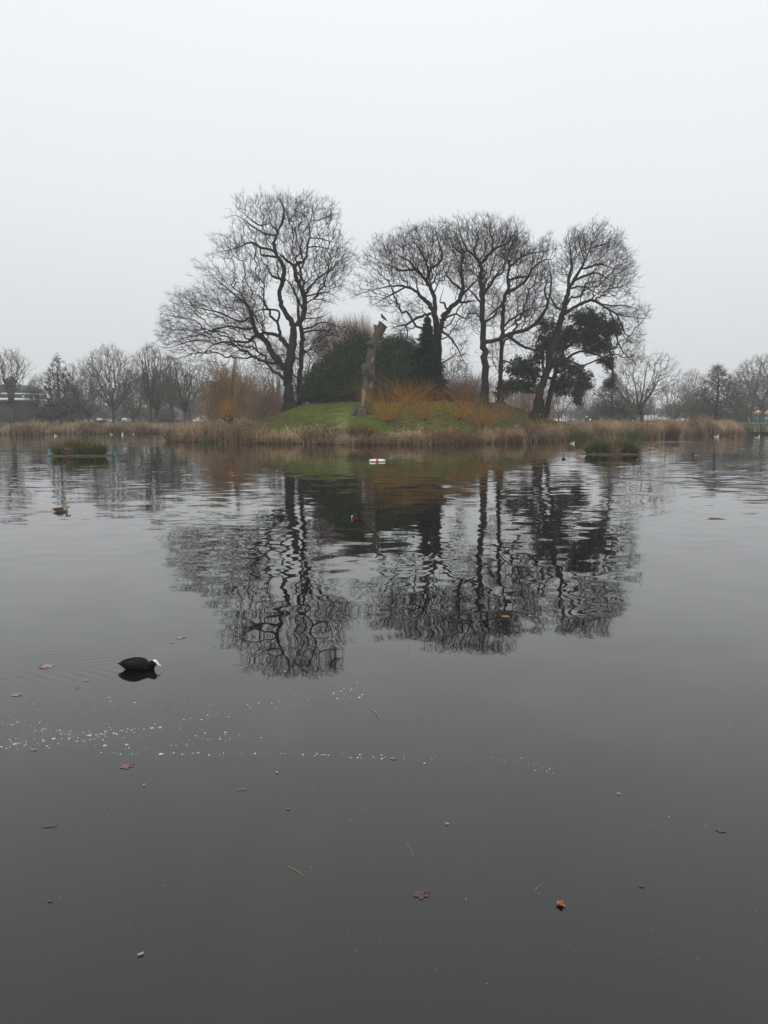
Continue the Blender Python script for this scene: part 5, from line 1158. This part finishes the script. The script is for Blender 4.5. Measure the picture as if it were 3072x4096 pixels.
# ------------------------------------------------------------------ park trees beyond the pond
VAR = {}
def park_tree(key, H, W, n, kind, seed, twig='twig_far', bark='bark_far_hazed', name='park_tree', tip=.018, twigs=2.2, tw_r=.012, bf=.48, z0=.22, tw_len=(.45, 1.2), wig=.075):
    rng = np.random.default_rng(seed); root = bpy.data.objects.new(name, None)      # linked when first placed
    k = H/12; R0 = .30*k; segs = []; 
    if kind == 'conical':
        tr = catmull([A(0, 0, -.4), A(.05, 0, H*.3), A(-.08, .05, H*.65), A(0, 0, H*.98)], 8); trr = np.linspace(R0, .02, len(tr))
    elif kind == 'kinked':
        tr = catmull([A(0, 0, -.4), A(.1, 0, H*.2), A(-.1, 0, H*.38)], 8); trr = np.linspace(R0, R0*.75, len(tr))
    else:
        tr = catmull([A(0, 0, -.4), A(rng.normal()*.15, 0, H*.15), A(rng.normal()*.3, 0, H*z0*1.25)], 8); trr = np.linspace(R0, R0*.8, len(tr))
    trr[:3] *= np.linspace(1.35, 1.05, 3); mbt = MB(); tube(mbt, tr, trr, 9, rough=.05, rng=rng)
    pos, rad = [tr], [trr]; pl = [np.r_[0, np.cumsum(np.linalg.norm(np.diff(tr, axis=0), axis=1))]]
    m = {'round': 9, 'upright': 13, 'conical': 0, 'kinked': 6, 'vase': 9}[kind]
    for i in range(m):
        az = 6.283*i/m + rng.normal()*.4; s = tr[-1] - A(0, 0, rng.uniform(0, .12)*H); q = rng.uniform(.55, 1)
        if kind == 'round': e = A(math.cos(az)*W*.42*q, math.sin(az)*W*.42*q, H*rng.uniform(.5, .95 - .25*q)); b = .22
        elif kind == 'vase': e = A(math.cos(az)*W*.45*q, math.sin(az)*W*.4*q, H*rng.uniform(.55, .98 - .2*q)); b = .10
        elif kind == 'upright': e = A(math.cos(az)*W*.30*q, math.sin(az)*W*.3*q, H*rng.uniform(.75, 1.0)); b = .0
        else: e = A(math.cos(az)*W*.33*q, math.sin(az)*W*.3*q, H*rng.uniform(.72, .95)); b = .1
        md = s*.5 + e*.5 + A(math.cos(az)*W*b*.3, math.sin(az)*W*b*.3, -.03*H if kind == 'round' else 0)
        if kind == 'kinked': ps = [s] + [s*(1-f) + e*f + rng.normal(size=3)*A(.55, .4, .2) for f in (.2, .4, .6, .8)] + [e]
        else: ps = [s, s*.7 + md*.3 + rng.normal(size=3)*.15, md + rng.normal(size=3)*.2, md*.45 + e*.55 + rng.normal(size=3)*.3, e]
        c = catmull(ps, 4); r = np.linspace(R0*rng.uniform(.38, .6), .03, len(c)); tube(mbt, c, r, 6, rough=.05, rng=rng)
        pos.append(c); rad.append(r); pl.append(pl[0][-1] + np.r_[0, np.cumsum(np.linalg.norm(np.diff(c, axis=0), axis=1))])
    T = []
    while len(T) < n:
        p = rng.uniform(-1, 1, 3)
        if kind == 'conical':
            f = (p[2]+1)/2; f = .12 + .87*f; w = W*.5*(1-f)**.75*(1 if f > .2 else f/.2); a = math.atan2(p[1], p[0]); q = rng.random()**.6
            
            if rng.random() > .12 + .88*(2*w/W)**1.6: continue
            T.append(A(math.cos(a)*w*q, math.sin(a)*w*q, H*f - .10*w*q*(2 if key == 'larch' else 1) + .25*rng.normal()*.5)); continue
        d = np.linalg.norm(p)
        if d > 1 or rng.random() > .35 + .65*d: continue
        zc, zr = H*(z0 + 1)/2 + H*.03, H*(1 - z0)/2*1.0
        top = 1 if p[2] < 0 or kind != 'upright' else (1 - .55*p[2])
        bot = (1 + .55*p[2]) if p[2] < 0 and kind in ('vase', 'upright', 'kinked') else 1
        if kind == 'kinked' and rng.random() < .35: continue
        T.append(A(p[0]*W*.5*top*bot, p[1]*W*.5*top*bot, zc + p[2]*zr))
    T = np.array(T); mbc = MB()
    fill_crown(mbc, np.vstack(pos), np.concatenate(pl), np.concatenate(rad), T, rng, bf=bf if kind != 'conical' else .12, tip=tip, twigs=twigs, tw_r=tw_r, tw_len=tw_len, wig=wig, up=.25 if kind != 'conical' else .05)
    VAR[key] = dict(H=H, name=name, parts=[('trunk', mbt.mesh('trunk', M[bark], True)), ('crown', mbc.mesh('crown', M[twig]))], W=W)
def place(key, px, D, top_py, label, group=None, wscale=1.0, rz=None, ground=h_bank, cat='tree'):
    v = VAR[key]; X = P(px, 1690, D)[0]; gz = float(ground(X, D)); top = P(px, top_py, D)[2]; s = (top - gz)/v['H']
    o = thing(v['name'], label, cat, (X, D, gz - .02), RNG.uniform(0, 6.28) if rz is None else rz, group); o.scale = (s*wscale, s*wscale, s)
    for nm, me in v['parts']: link(nm, me, o)
    return o
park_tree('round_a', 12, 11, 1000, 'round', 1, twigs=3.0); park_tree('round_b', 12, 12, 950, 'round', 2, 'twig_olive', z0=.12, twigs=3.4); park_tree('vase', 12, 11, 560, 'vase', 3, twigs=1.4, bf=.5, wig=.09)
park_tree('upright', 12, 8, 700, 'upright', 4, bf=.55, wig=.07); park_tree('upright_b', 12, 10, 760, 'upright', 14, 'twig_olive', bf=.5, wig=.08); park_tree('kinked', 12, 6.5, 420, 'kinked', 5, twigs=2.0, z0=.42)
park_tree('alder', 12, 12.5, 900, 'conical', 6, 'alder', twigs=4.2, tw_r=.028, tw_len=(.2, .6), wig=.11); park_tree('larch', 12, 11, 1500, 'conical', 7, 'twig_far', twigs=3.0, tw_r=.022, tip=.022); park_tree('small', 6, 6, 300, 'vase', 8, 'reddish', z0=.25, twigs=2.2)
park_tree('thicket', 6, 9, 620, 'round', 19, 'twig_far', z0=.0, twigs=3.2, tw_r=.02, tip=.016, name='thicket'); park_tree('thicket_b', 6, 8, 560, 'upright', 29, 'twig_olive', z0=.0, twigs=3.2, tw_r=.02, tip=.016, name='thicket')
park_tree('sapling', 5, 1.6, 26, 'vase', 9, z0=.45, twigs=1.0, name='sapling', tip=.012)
GB = 'bare trees beyond the left bank'; GR = 'bare trees beyond the right bank'
place('kinked', 52, 142, 1400, 'twisted pollarded tree in front of the domed pavilion', GB, rz=.4)
place('kinked', -30, 150, 1500, 'gnarled tree cut off by the left edge of the photo', GB, rz=2)
place('alder', 240, 139, 1418, 'dark conical alder hung with catkins, beside the domed pavilion', GB, wscale=.98)
place('upright', 142, 165, 1520, 'pale upswept tree between the pavilion and the alder', GB, .8)
place('round_b', 355, 160, 1440, 'first broad olive-grey tree right of the alder', GB, .80, rz=1.0)
place('round_a', 455, 163, 1392, 'tallest round tree of the left bank, above the right sign', GB, .85, rz=2.0)
place('round_b', 535, 158, 1480, 'low spreading tree left of the brick house', GB, .7, rz=4.0)
place('upright', 605, 150, 1385, 'upright tree with spiky top left of the brick house', GB, .95, rz=1)
place('upright_b', 625, 156, 1465, 'dense upright tree in front of the brick house', GB, .9, rz=3)
place('upright_b', 740, 148, 1450, 'multi-stemmed tree right of the brick house', GB, 1.15, rz=5)
place('round_a', 860, 165, 1440, 'pale round tree behind the amber willow', GB, .9, rz=.5)
place('upright', 690, 172, 1430, 'thin upright tree behind the multi-stemmed one', GB, .9, rz=2)
place('upright', 1105, 150, 1445, 'upswept tree seen just left of the widest island trunk', GB, .75, rz=4)
place('round_b', 985, 170, 1460, 'hazy tree above the smaller willow', GB, .9, rz=5.5)
place('upright_b', 1210, 160, 1400, 'hazy tree behind the slim dark island tree', GB, .8)
place('vase', 2562, 133, 1398, 'open vase-shaped tree, nearest tree of the right bank', GR, 1.18, rz=.9)
place('larch', 2446, 140, 1490, 'conical tree just left of the vase-shaped one', GR, 1.25, rz=2)
place('larch', 2864, 150, 1460, 'broad conical tree above the right reeds', GR, 1.5, rz=4)
place('small', 2152, 130, 1555, 'small reddish tree with low forked boughs right of the leaning trunk', GR, 1.2, rz=.2)
place('small', 2500, 150, 1600, 'small dim tree between the conical and vase-shaped trees', GR, 1.0)
place('upright', 2095, 140, 1520, 'slim hazy trunk seen under the dark evergreen', GR, .6)
place('round_b', 2700, 185, 1530, 'rounded olive tree right of the vase-shaped one', GR, 1.0, rz=3)
place('round_b', 2780, 200, 1560, 'low rounded tree left of the broad conical one', GR, 1.0, rz=1)
place('round_a', 2768, 215, 1485, 'thin-topped tree standing above the rounded olive trees', GR, .6, rz=2)
place('round_a', 3050, 195, 1430, 'big hazy round tree at the right edge', GR, 1.15, rz=1)
place('round_b', 2985, 210, 1480, 'hazy tree left of the big round one at the right edge', GR, .9, rz=5)
place('round_a', 1800, 150, 1440, 'pale tree behind the scrub between conifer and tall straight trunk', GR, .8, rz=3)
place('upright_b', 1925, 165, 1500, 'hazy tree showing between the two straight island trunks', GR, .8, rz=3)
place('sapling', 3004, 165, 1600, 'thin sapling in the grass by the playground, left one', None); place('sapling', 3038, 162, 1590, 'taller thin sapling in the grass by the playground, right one', None); place('sapling', 2909, 175, 1650, 'short sapling by the white litter bin', None)
rb = np.random.default_rng(50)
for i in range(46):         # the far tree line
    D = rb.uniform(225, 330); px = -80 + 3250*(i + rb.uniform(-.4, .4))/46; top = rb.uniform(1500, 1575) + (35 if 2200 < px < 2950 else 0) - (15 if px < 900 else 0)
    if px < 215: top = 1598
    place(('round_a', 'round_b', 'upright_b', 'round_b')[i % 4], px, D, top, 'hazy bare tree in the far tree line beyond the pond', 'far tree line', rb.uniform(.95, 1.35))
for i in range(64):         # undergrowth and hedges under the far trees
    px = -90 + 3270*(i + rb.uniform(-.45, .45))/64; D = rb.uniform(185, 300) if px < 2050 else rb.uniform(268, 330)
    place(('thicket', 'thicket_b')[i % 2], px, D, rb.uniform(1592, 1640) if px < 2050 else rb.uniform(1618, 1645), 'low hazy thicket under the far trees', 'thickets under the far trees', rb.uniform(1.1, 1.7), cat='thicket')
for i, (px, D, top) in enumerate(((-20, 178, 1622), (40, 172, 1630), (95, 176, 1618), (150, 170, 1628), (205, 176, 1615), (290, 180, 1600))):
    place(('thicket_b', 'thicket')[i % 2], px, D, top, 'low hazy thicket in front of the domed pavilion', 'thickets by the pavilion', 1.2, cat='thicket')
for i in range(40):         # thin trunks along the road
    px = 2090 + 790*(i + rb.uniform(-.4, .4))/40
    place('sapling', px, rb.uniform(205, 245), rb.uniform(1625, 1650), 'thin young tree in the rows along the far road', 'young trees along the far road', .9, cat='sapling')

# ------------------------------------------------------------------ buildings
def pavilion():
    D = 205; X = P(52, 1690, D)[0]; gz = float(h_bank(X, D)); z = lambda py: P(52, py, D)[2] - gz; m = D/F_PX
    root = thing('domed_pavilion', 'domed pavilion with a lantern and pale eaves behind the trees at the left edge', 'pavilion', (X, D, gz)); K = 16; th = (np.arange(K)+.5)/K*2*math.pi
    def rings(name, prof, mat):
        V = np.vstack([np.c_[np.cos(th)*r, np.sin(th)*r, np.full(K, zz)] for r, zz in prof]); n = len(prof); i, j = np.meshgrid(np.arange(n-1), np.arange(K), indexing='ij'); a = i*K + j; b2 = i*K + (j+1) % K
        mb = MB(); mb.add(np.vstack([V, [[0, 0, prof[-1][1]]]]), Q=np.stack([a, b2, b2+K, a+K], -1).reshape(-1, 4), T=np.stack([np.full(K, n*K), (n-1)*K + np.arange(K), (n-1)*K + (np.arange(K)+1) % K], -1)); return mb.build(name, M[mat], root)
    rings('wall', [(5.0, -.5), (5.0, z(1604))], 'wallgrey')
    rings('eaves', [(5.0, z(1606)), (8.0, z(1603)), (8.05, z(1598)), (7.2, z(1595))], 'paint')
    rings('clerestory', [(7.0, z(1596)), (7.0, z(1578)), (6.7, z(1577))], 'copper')
    rings('cornice', [(7.05, z(1580)), (7.35, z(1579)), (7.35, z(1576)), (6.9, z(1574))], 'paint')
    dome = rings('roof', [(6.95, z(1575))] + [(6.9*math.cos(a)**.8 + .5, z(1575) + (z(1538)-z(1575))*math.sin(a)) for a in np.linspace(.25, 1.42, 8)], 'copper')
    rings('lantern', [(1.3, z(1545)), (1.15, z(1522)), (1.6, z(1521)), (1.0, z(1514)), (.1, z(1503))], 'brick')
    mbp = MB(); box(mbp, (0, 0, 0), (.55, .12, .42)); wm = mbp.mesh('window', M['paint'])
    for k in range(K):
        a = 2*math.pi*k/K; o = link('window', wm, root, (math.cos(a)*6.95, math.sin(a)*6.95, z(1588))); o.rotation_euler = (0, 0, a + math.pi/2)
    for k in range(K):
        a = 2*math.pi*(k+.5)/K; mb = MB(); tube(mb, [A(math.cos(a)*7.3, math.sin(a)*7.3, -.5), A(math.cos(a)*7.3, math.sin(a)*7.3, z(1604))], .12, 8); mb.build('post', M['wallgrey'], root)
pavilion()
def gable_house(label, px, D, w, d, hw, hr, rz, name='brick_house', wall='brick', roof='slate', cat='house'):
    X = P(px, 1690, D)[0]; gz = float(h_bank(X, D)); root = thing(name, label, cat, (X, D, gz), rz)
    mb = MB(); box(mb, (0, 0, hw/2 - .2), (w, d, hw + .4)); V = A(*[[sx*w/2, sy*d/2, hw] for sx in (-1, 1) for sy in (-1, 1)], [-w/2, 0, hw+hr], [w/2, 0, hw+hr]).reshape(6, 3)
    mb.add(V, T=[[0, 4, 1], [2, 3, 5]]); mb.build('wall', M[wall], root)
    for s in (-1, 1):
        e = .35; V = A([-w/2-e, s*(d/2+e), hw - e*hr/(d/2) + .05], [w/2+e, s*(d/2+e), hw - e*hr/(d/2) + .05], [w/2+e, 0, hw+hr+.06], [-w/2-e, 0, hw+hr+.06]).reshape(4, 3)
        mb = MB(); mb.add(np.vstack([V, V + A(0, 0, .14)]), Q=[[0, 1, 2, 3], [7, 6, 5, 4], [0, 4, 5, 1], [1, 5, 6, 2], [2, 6, 7, 3], [3, 7, 4, 0]]); mb.build('roof', M[roof], root)
    mb = MB(); box(mb, (w*.3, 0, hw+hr+.3), (.7, .7, 1.2)); mb.build('chimney', M[wall], root)
    mw = MB(); box(mw, (0, 0, 0), (.9, .1, 1.2)); wm = mw.mesh('window', M['paint']); mp_ = MB(); box(mp_, (0, 0, 0), (.74, .12, 1.04)); pm = mp_.mesh('pane', M['pane'])
    for k in range(max(2, int(w/2.6))):
        x = -w/2 + w*(k+.5)/max(2, int(w/2.6)); o = link('window', wm, root, (x, -d/2 - .03, hw*.55)); link('pane', pm, o, (0, -.012, 0))
    return root
gable_house('brick house with a pale slate roof seen through a gap behind the left bank', 676, 205, 9, 7.5, .7, 3.2, .0)
gable_house('low brick building with a slate roof left of the pale roof, behind the reeds', 600, 212, 8, 6, 1.9, 1.7, .1, wall='brick', roof='brick')
gable_house('long low building with a pale roof behind the playground at the right', 3030, 262, 22, 8, 2.6, 1.3, .03, name='low_building', wall='wallgrey', roof='paint', cat='building')

# signs on posts above the left reeds
def sign(label, px, py, D, w, h):
    c = P(px, py, D); gz = float(h_bank(c[0], D)); root = thing('sign', label, 'sign', (c[0], D, gz), .06); mb = MB(); box(mb, (0, 0, c[2]-gz), (w, .04, h)); mb.build('board', M['paint'], root)
    for s in (-1, 1): mb = MB(); tube(mb, [A(s*w*.38, .05, -.3), A(s*w*.38, .05, c[2]-gz+h*.3)], .035, 6); mb.build('post', M['board'], root)
sign('wide white sign above the reeds, nearer the alder', 398, 1677.5, 135, .95, .30); sign('smaller white sign above the reeds, right of the wide one', 498, 1676.5, 135, .75, .34)

# ------------------------------------------------------------------ road, cars, signals
mb = MB(); xs = np.linspace(-390, 390, 60); hw_ = 4.0
mb.add(np.vstack([np.c_[xs, np.full(60, 266-hw_), [float(h_bank(x, 262))+.03 for x in xs]], np.c_[xs, np.full(60, 266+hw_), [float(h_bank(x, 270))+.03 for x in xs]]]), Q=[[i, i+1, i+61, i+60] for i in range(59)]); mb.build('road', mat_plain('asphalt', (.05, .05, .052), .9, .2, 1), kind='structure')
def car(label, px, D, paint, rz, lamp=None, van=False):
    X = P(px, 1690, D)[0]; gz = float(h_bank(X, D)) + .03; root = thing('van' if van else 'car', label, 'van' if van else 'car', (X, D, gz), rz, 'vehicles on the far road'); L_, Wd, Ht = (5.0, 1.9, 2.1) if van else (4.2, 1.7, 1.42)
    prof = [(-.5, .22), (-.5, .95 if van else .62), (-.47, .98*1) , (-.40, .98)] ; 
    pr = [(-.5, .25), (-.5, .5*Ht), (-.46, .97*Ht), (.22, Ht), (.36, .56*Ht), (.49, .48*Ht), (.5, .25)] if van else [(-.5, .28), (-.49, .60*Ht), (-.38, .66*Ht), (-.28, .97*Ht), (.06, Ht), (.22, .68*Ht), (.46, .58*Ht), (.5, .28)]
    n = len(pr); V = [[x*L_, s*Wd/2*(.86 if z > .7*Ht else 1), z] for s in (-1, 1) for x, z in pr]; mb = MB(); mb.add(V, Q=[[i, (i+1) % n, (i+1) % n + n, i+n] for i in range(n)]); 
    me = mb.mesh('body', M[paint]); 
    import bmesh
    bm = bmesh.new(); bm.from_mesh(me); bm.verts.ensure_lookup_table(); bm.faces.new([bm.verts[i] for i in range(n)]); bm.faces.new([bm.verts[i+n] for i in reversed(range(n))]); bmesh.ops.recalc_face_normals(bm, faces=bm.faces); bm.to_mesh(me); bm.free(); link('body', me, root)
    for s in (-1, 1): mb = MB(); box(mb, (-.08*L_, s*(Wd/2*.86 + .0), .82*Ht), (.42*L_, .03, .2*Ht)); mb.build('side_window', M['pane'], root)
    for x in (-.31, .31):
        for s in (-1, 1): mb = MB(); tube(mb, [A(x*L_, s*(Wd/2 - .18), .31), A(x*L_, s*(Wd/2 + .01), .31)], .31, 14); mb.build('wheel', M['tyre'], root)
    for s in (-1, 1):
        mb = MB(); ball(mb, (.5*L_, s*Wd*.36, .62), (.07, .17, .13)); mb.build('headlight', M['headlamp' if lamp == 'head' else 'paint'], root)
        mb = MB(); ball(mb, (-.5*L_, s*Wd*.38, .70), (.06, .14, .12)); mb.build('tail_light', M['taillamp' if lamp == 'tail' else 'carred'], root)
    return root
car('dark car with lit headlights facing the pond', 2357, 258, 'carpaint', -math.pi/2 + .15, 'head'); car('dark car showing one pair of red tail lights, middle of the lit cars', 2396, 266, 'carpaint', math.pi/2 - .3, 'tail'); car('maroon car with glowing tail lights, rightmost of the lit cars', 2427, 264, 'carred', math.pi/2 - .1, 'tail')
car('white van on the far road behind the vase-shaped tree', 2608, 266, 'carwhite', 0, van=True); car('white car right of the white van on the far road', 2641, 267, 'carwhite', math.pi)
def signal(label, px, py, D):
    c = P(px, py, D); gz = float(h_bank(c[0], D)); root = thing('traffic_light', label, 'traffic light', (c[0], D, gz), 0, 'traffic lights along the far road'); h = c[2]-gz
    mb = MB(); tube(mb, [A(0, 0, -.3), A(0, 0, h+.5)], .06, 8); mb.build('post', M['wallgrey'], root); mb = MB(); box(mb, (0, 0, h+.3), (.32, .25, 1.0)); mb.build('housing', M['tyre'], root); mb = MB(); ball(mb, (0, -.13, h), (.16, .06, .16)); mb.build('lamp', M['greenlamp'], root, smooth=True)
signal('green traffic light left of the lit cars', 2347, 1667, 255); signal('higher green traffic light beside the conical tree', 2452, 1652, 262)
# bandstand-white bin in the grass
c = P(2920, 1682, 170); gz = float(h_bank(c[0], 170)); root = thing('litter_bin', 'round white bin in the grass right of the broad conical tree', 'bin', (c[0], 170, gz)); mb = MB(); tube(mb, [A(0, 0, 0), A(0, 0, .15), A(0, 0, c[2]-gz+.1), A(0, 0, c[2]-gz+.3)], [.30, .36, .38, .30], 16); mb.build('drum', M['paint'], root, smooth=True); mb = MB(); tube(mb, [A(0, 0, c[2]-gz+.29), A(0, 0, c[2]-gz+.36)], .34, 16); mb.build('lid', M['ringwhite'], root)

# playground at the right edge
def playground():
    D = 222; X = P(2985, 1690, D)[0]; gz = float(h_bank(X, D)); root = thing('play_tower', 'yellow play tower with a pointed roof and slide in the mist at the right', 'play equipment', (X, D, gz)); px = D/F_PX; z = lambda py: P(2985, py, D)[2] - gz
    for a in (-1, 1):
        for b in (-1, 1): mb = MB(); tube(mb, [A(a*.7, b*.7, -.2), A(a*.7, b*.7, z(1656))], .08, 8); mb.build('post', M['board'], root)
    mb = MB(); box(mb, (0, 0, 1.3), (1.5, 1.5, .12)); mb.build('deck', M['board'], root)
    mb = MB(); V = A(*[[a*1.0, b*1.0, z(1657)] for a, b in ((-1, -1), (1, -1), (1, 1), (-1, 1))], [0, 0, z(1648)]).reshape(5, 3); mb.add(V, T=[[0, 1, 4], [1, 2, 4], [2, 3, 4], [3, 0, 4]], Q=[[3, 2, 1, 0]]); mb.build('roof', M['yellow'], root)
    mb = MB(); pts = catmull([A(-.1, -.7, 1.9), A(-.25, -1.4, 1.2), A(-.45, -2.4, .5), A(-.5, -3, .35)], 5); tube(mb, pts, .36, 10); mb.build('slide', M['yellow'], root, smooth=True)
    for name, lab, pxx, dd, mats, h in (('play_house', 'blue play house between the two saplings', 3022, 224, ('blue', 'yellow'), 2.4), ('play_house', 'teal and salmon play house at the right edge of the photo', 3060, 226, ('teal', 'pinkish'), 2.6)):
        X2 = P(pxx, 1690, dd)[0]; g2 = float(h_bank(X2, dd)); r2 = thing(name, lab, 'play equipment', (X2, dd, g2))
        for s in (-1, 1):
            for b in (-1, 1): mb = MB(); tube(mb, [A(s*1.0, b*.8, -.2), A(s*1.0, b*.8, h)], .07, 8); mb.build('post', M['board'], r2)
        mb = MB(); box(mb, (0, -.8, .75), (1.9, .06, .95)); mb.build('front_panel', M[mats[0]], r2); mb = MB(); box(mb, (0, .8, .9), (1.9, .06, 1.2)); mb.build('back_panel', M[mats[0]], r2)
        mb = MB(); V = A(*[[a*1.25, b*1.05, h] for a, b in ((-1, -1), (1, -1), (1, 1), (-1, 1))], [-.5, 0, h+.65], [.5, 0, h+.65]).reshape(6, 3); mb.add(V, T=[[0, 4, 3], [1, 2, 5]], Q=[[0, 1, 5, 4], [2, 3, 4, 5], [3, 2, 1, 0]]); mb.build('roof', M[mats[1]], r2)
playground()

# landing stage and rail at the right edge
def landing():
    X0, X1 = P(2975, 1738, 123)[0], 66; Dd = 122.5; root = thing('landing_stage', 'dark timber landing edge at the right end of the reeds', 'landing stage', (X0, Dd, 0)); w = X1 - X0
    mbp = MB(); box(mbp, (0, 0, 0), (.50, 2.2, .06)); pm = mbp.mesh('plank', M['board']); n = int(w/.53)
    for k in range(n): o = link('plank', pm, root, (.27 + k*.53, 1.1, .44 + .008*((k*7) % 3))); 
    mb = MB(); box(mb, (w/2, -.05, .30), (w, .10, .26)); mb.build('fascia', M['darkwood'], root)
    for k in range(int(w/1.8)+1): mb = MB(); tube(mb, [A(k*1.8 + .2, .1, -.8), A(k*1.8 + .2, .1, .40)], .10, 8); mb.build('pile', M['darkwood'], root)
    D = 127; zt = P(3000, 1699, D)[2]
    def rail(label, px0, px1, thick):
        a, b = P(px0, 1700, D)[0], P(px1, 1700, D)[0]; gz = float(h_bank(a, D)); r = thing('fence', label, 'fence', (a, D, gz), 0, 'rails by the landing stage'); L_ = b - a; h = zt - gz
        mb = MB(); box(mb, (L_/2, 0, h), (L_ + .1, .09, .14)); mb.build('rail', M['board'], r)
        for x, tw in ((0, .14), (L_*.5, .14), (L_, thick)): mb = MB(); box(mb, (x, .10, h/2 - .2), (tw, .12, h + .4)); mb.build('post', M['board'], r)
    rail('single-rail timber fence at the right end of the reeds', 2982, 3047, .36); rail('timber fence running out at the right edge of the photo', 3060, 3125, .30)
    for px in (3010, 3031, 3053):
        X = P(px, 1720, 125.5)[0]; gz = float(h_bank(X, 125.5)); mb = MB(); box(mb, (0, 0, .22), (.14, .14, .95)); box(mb, (0, 0, .72), (.10, .10, .06)); tag(mb.build('bollard', M['board'], loc=(X, 125.6, gz)), 'short square timber post in front of the fence by the landing stage', 'post', 'short posts by the landing stage')
landing()

# ------------------------------------------------------------------ water and haze come last: they take the wakes and the whole extent
dp = Wp(246, 2046)
WAKES.append((cpos[0]+.10, cpos[1], math.cos(-.10), math.sin(-.10), .13, .03, 1.0))
WAKES.append((dp[0]+.15, dp[1], math.cos(.12), math.sin(.12), .2, .035, 1.2))
make_water()
make_haze(.0007)
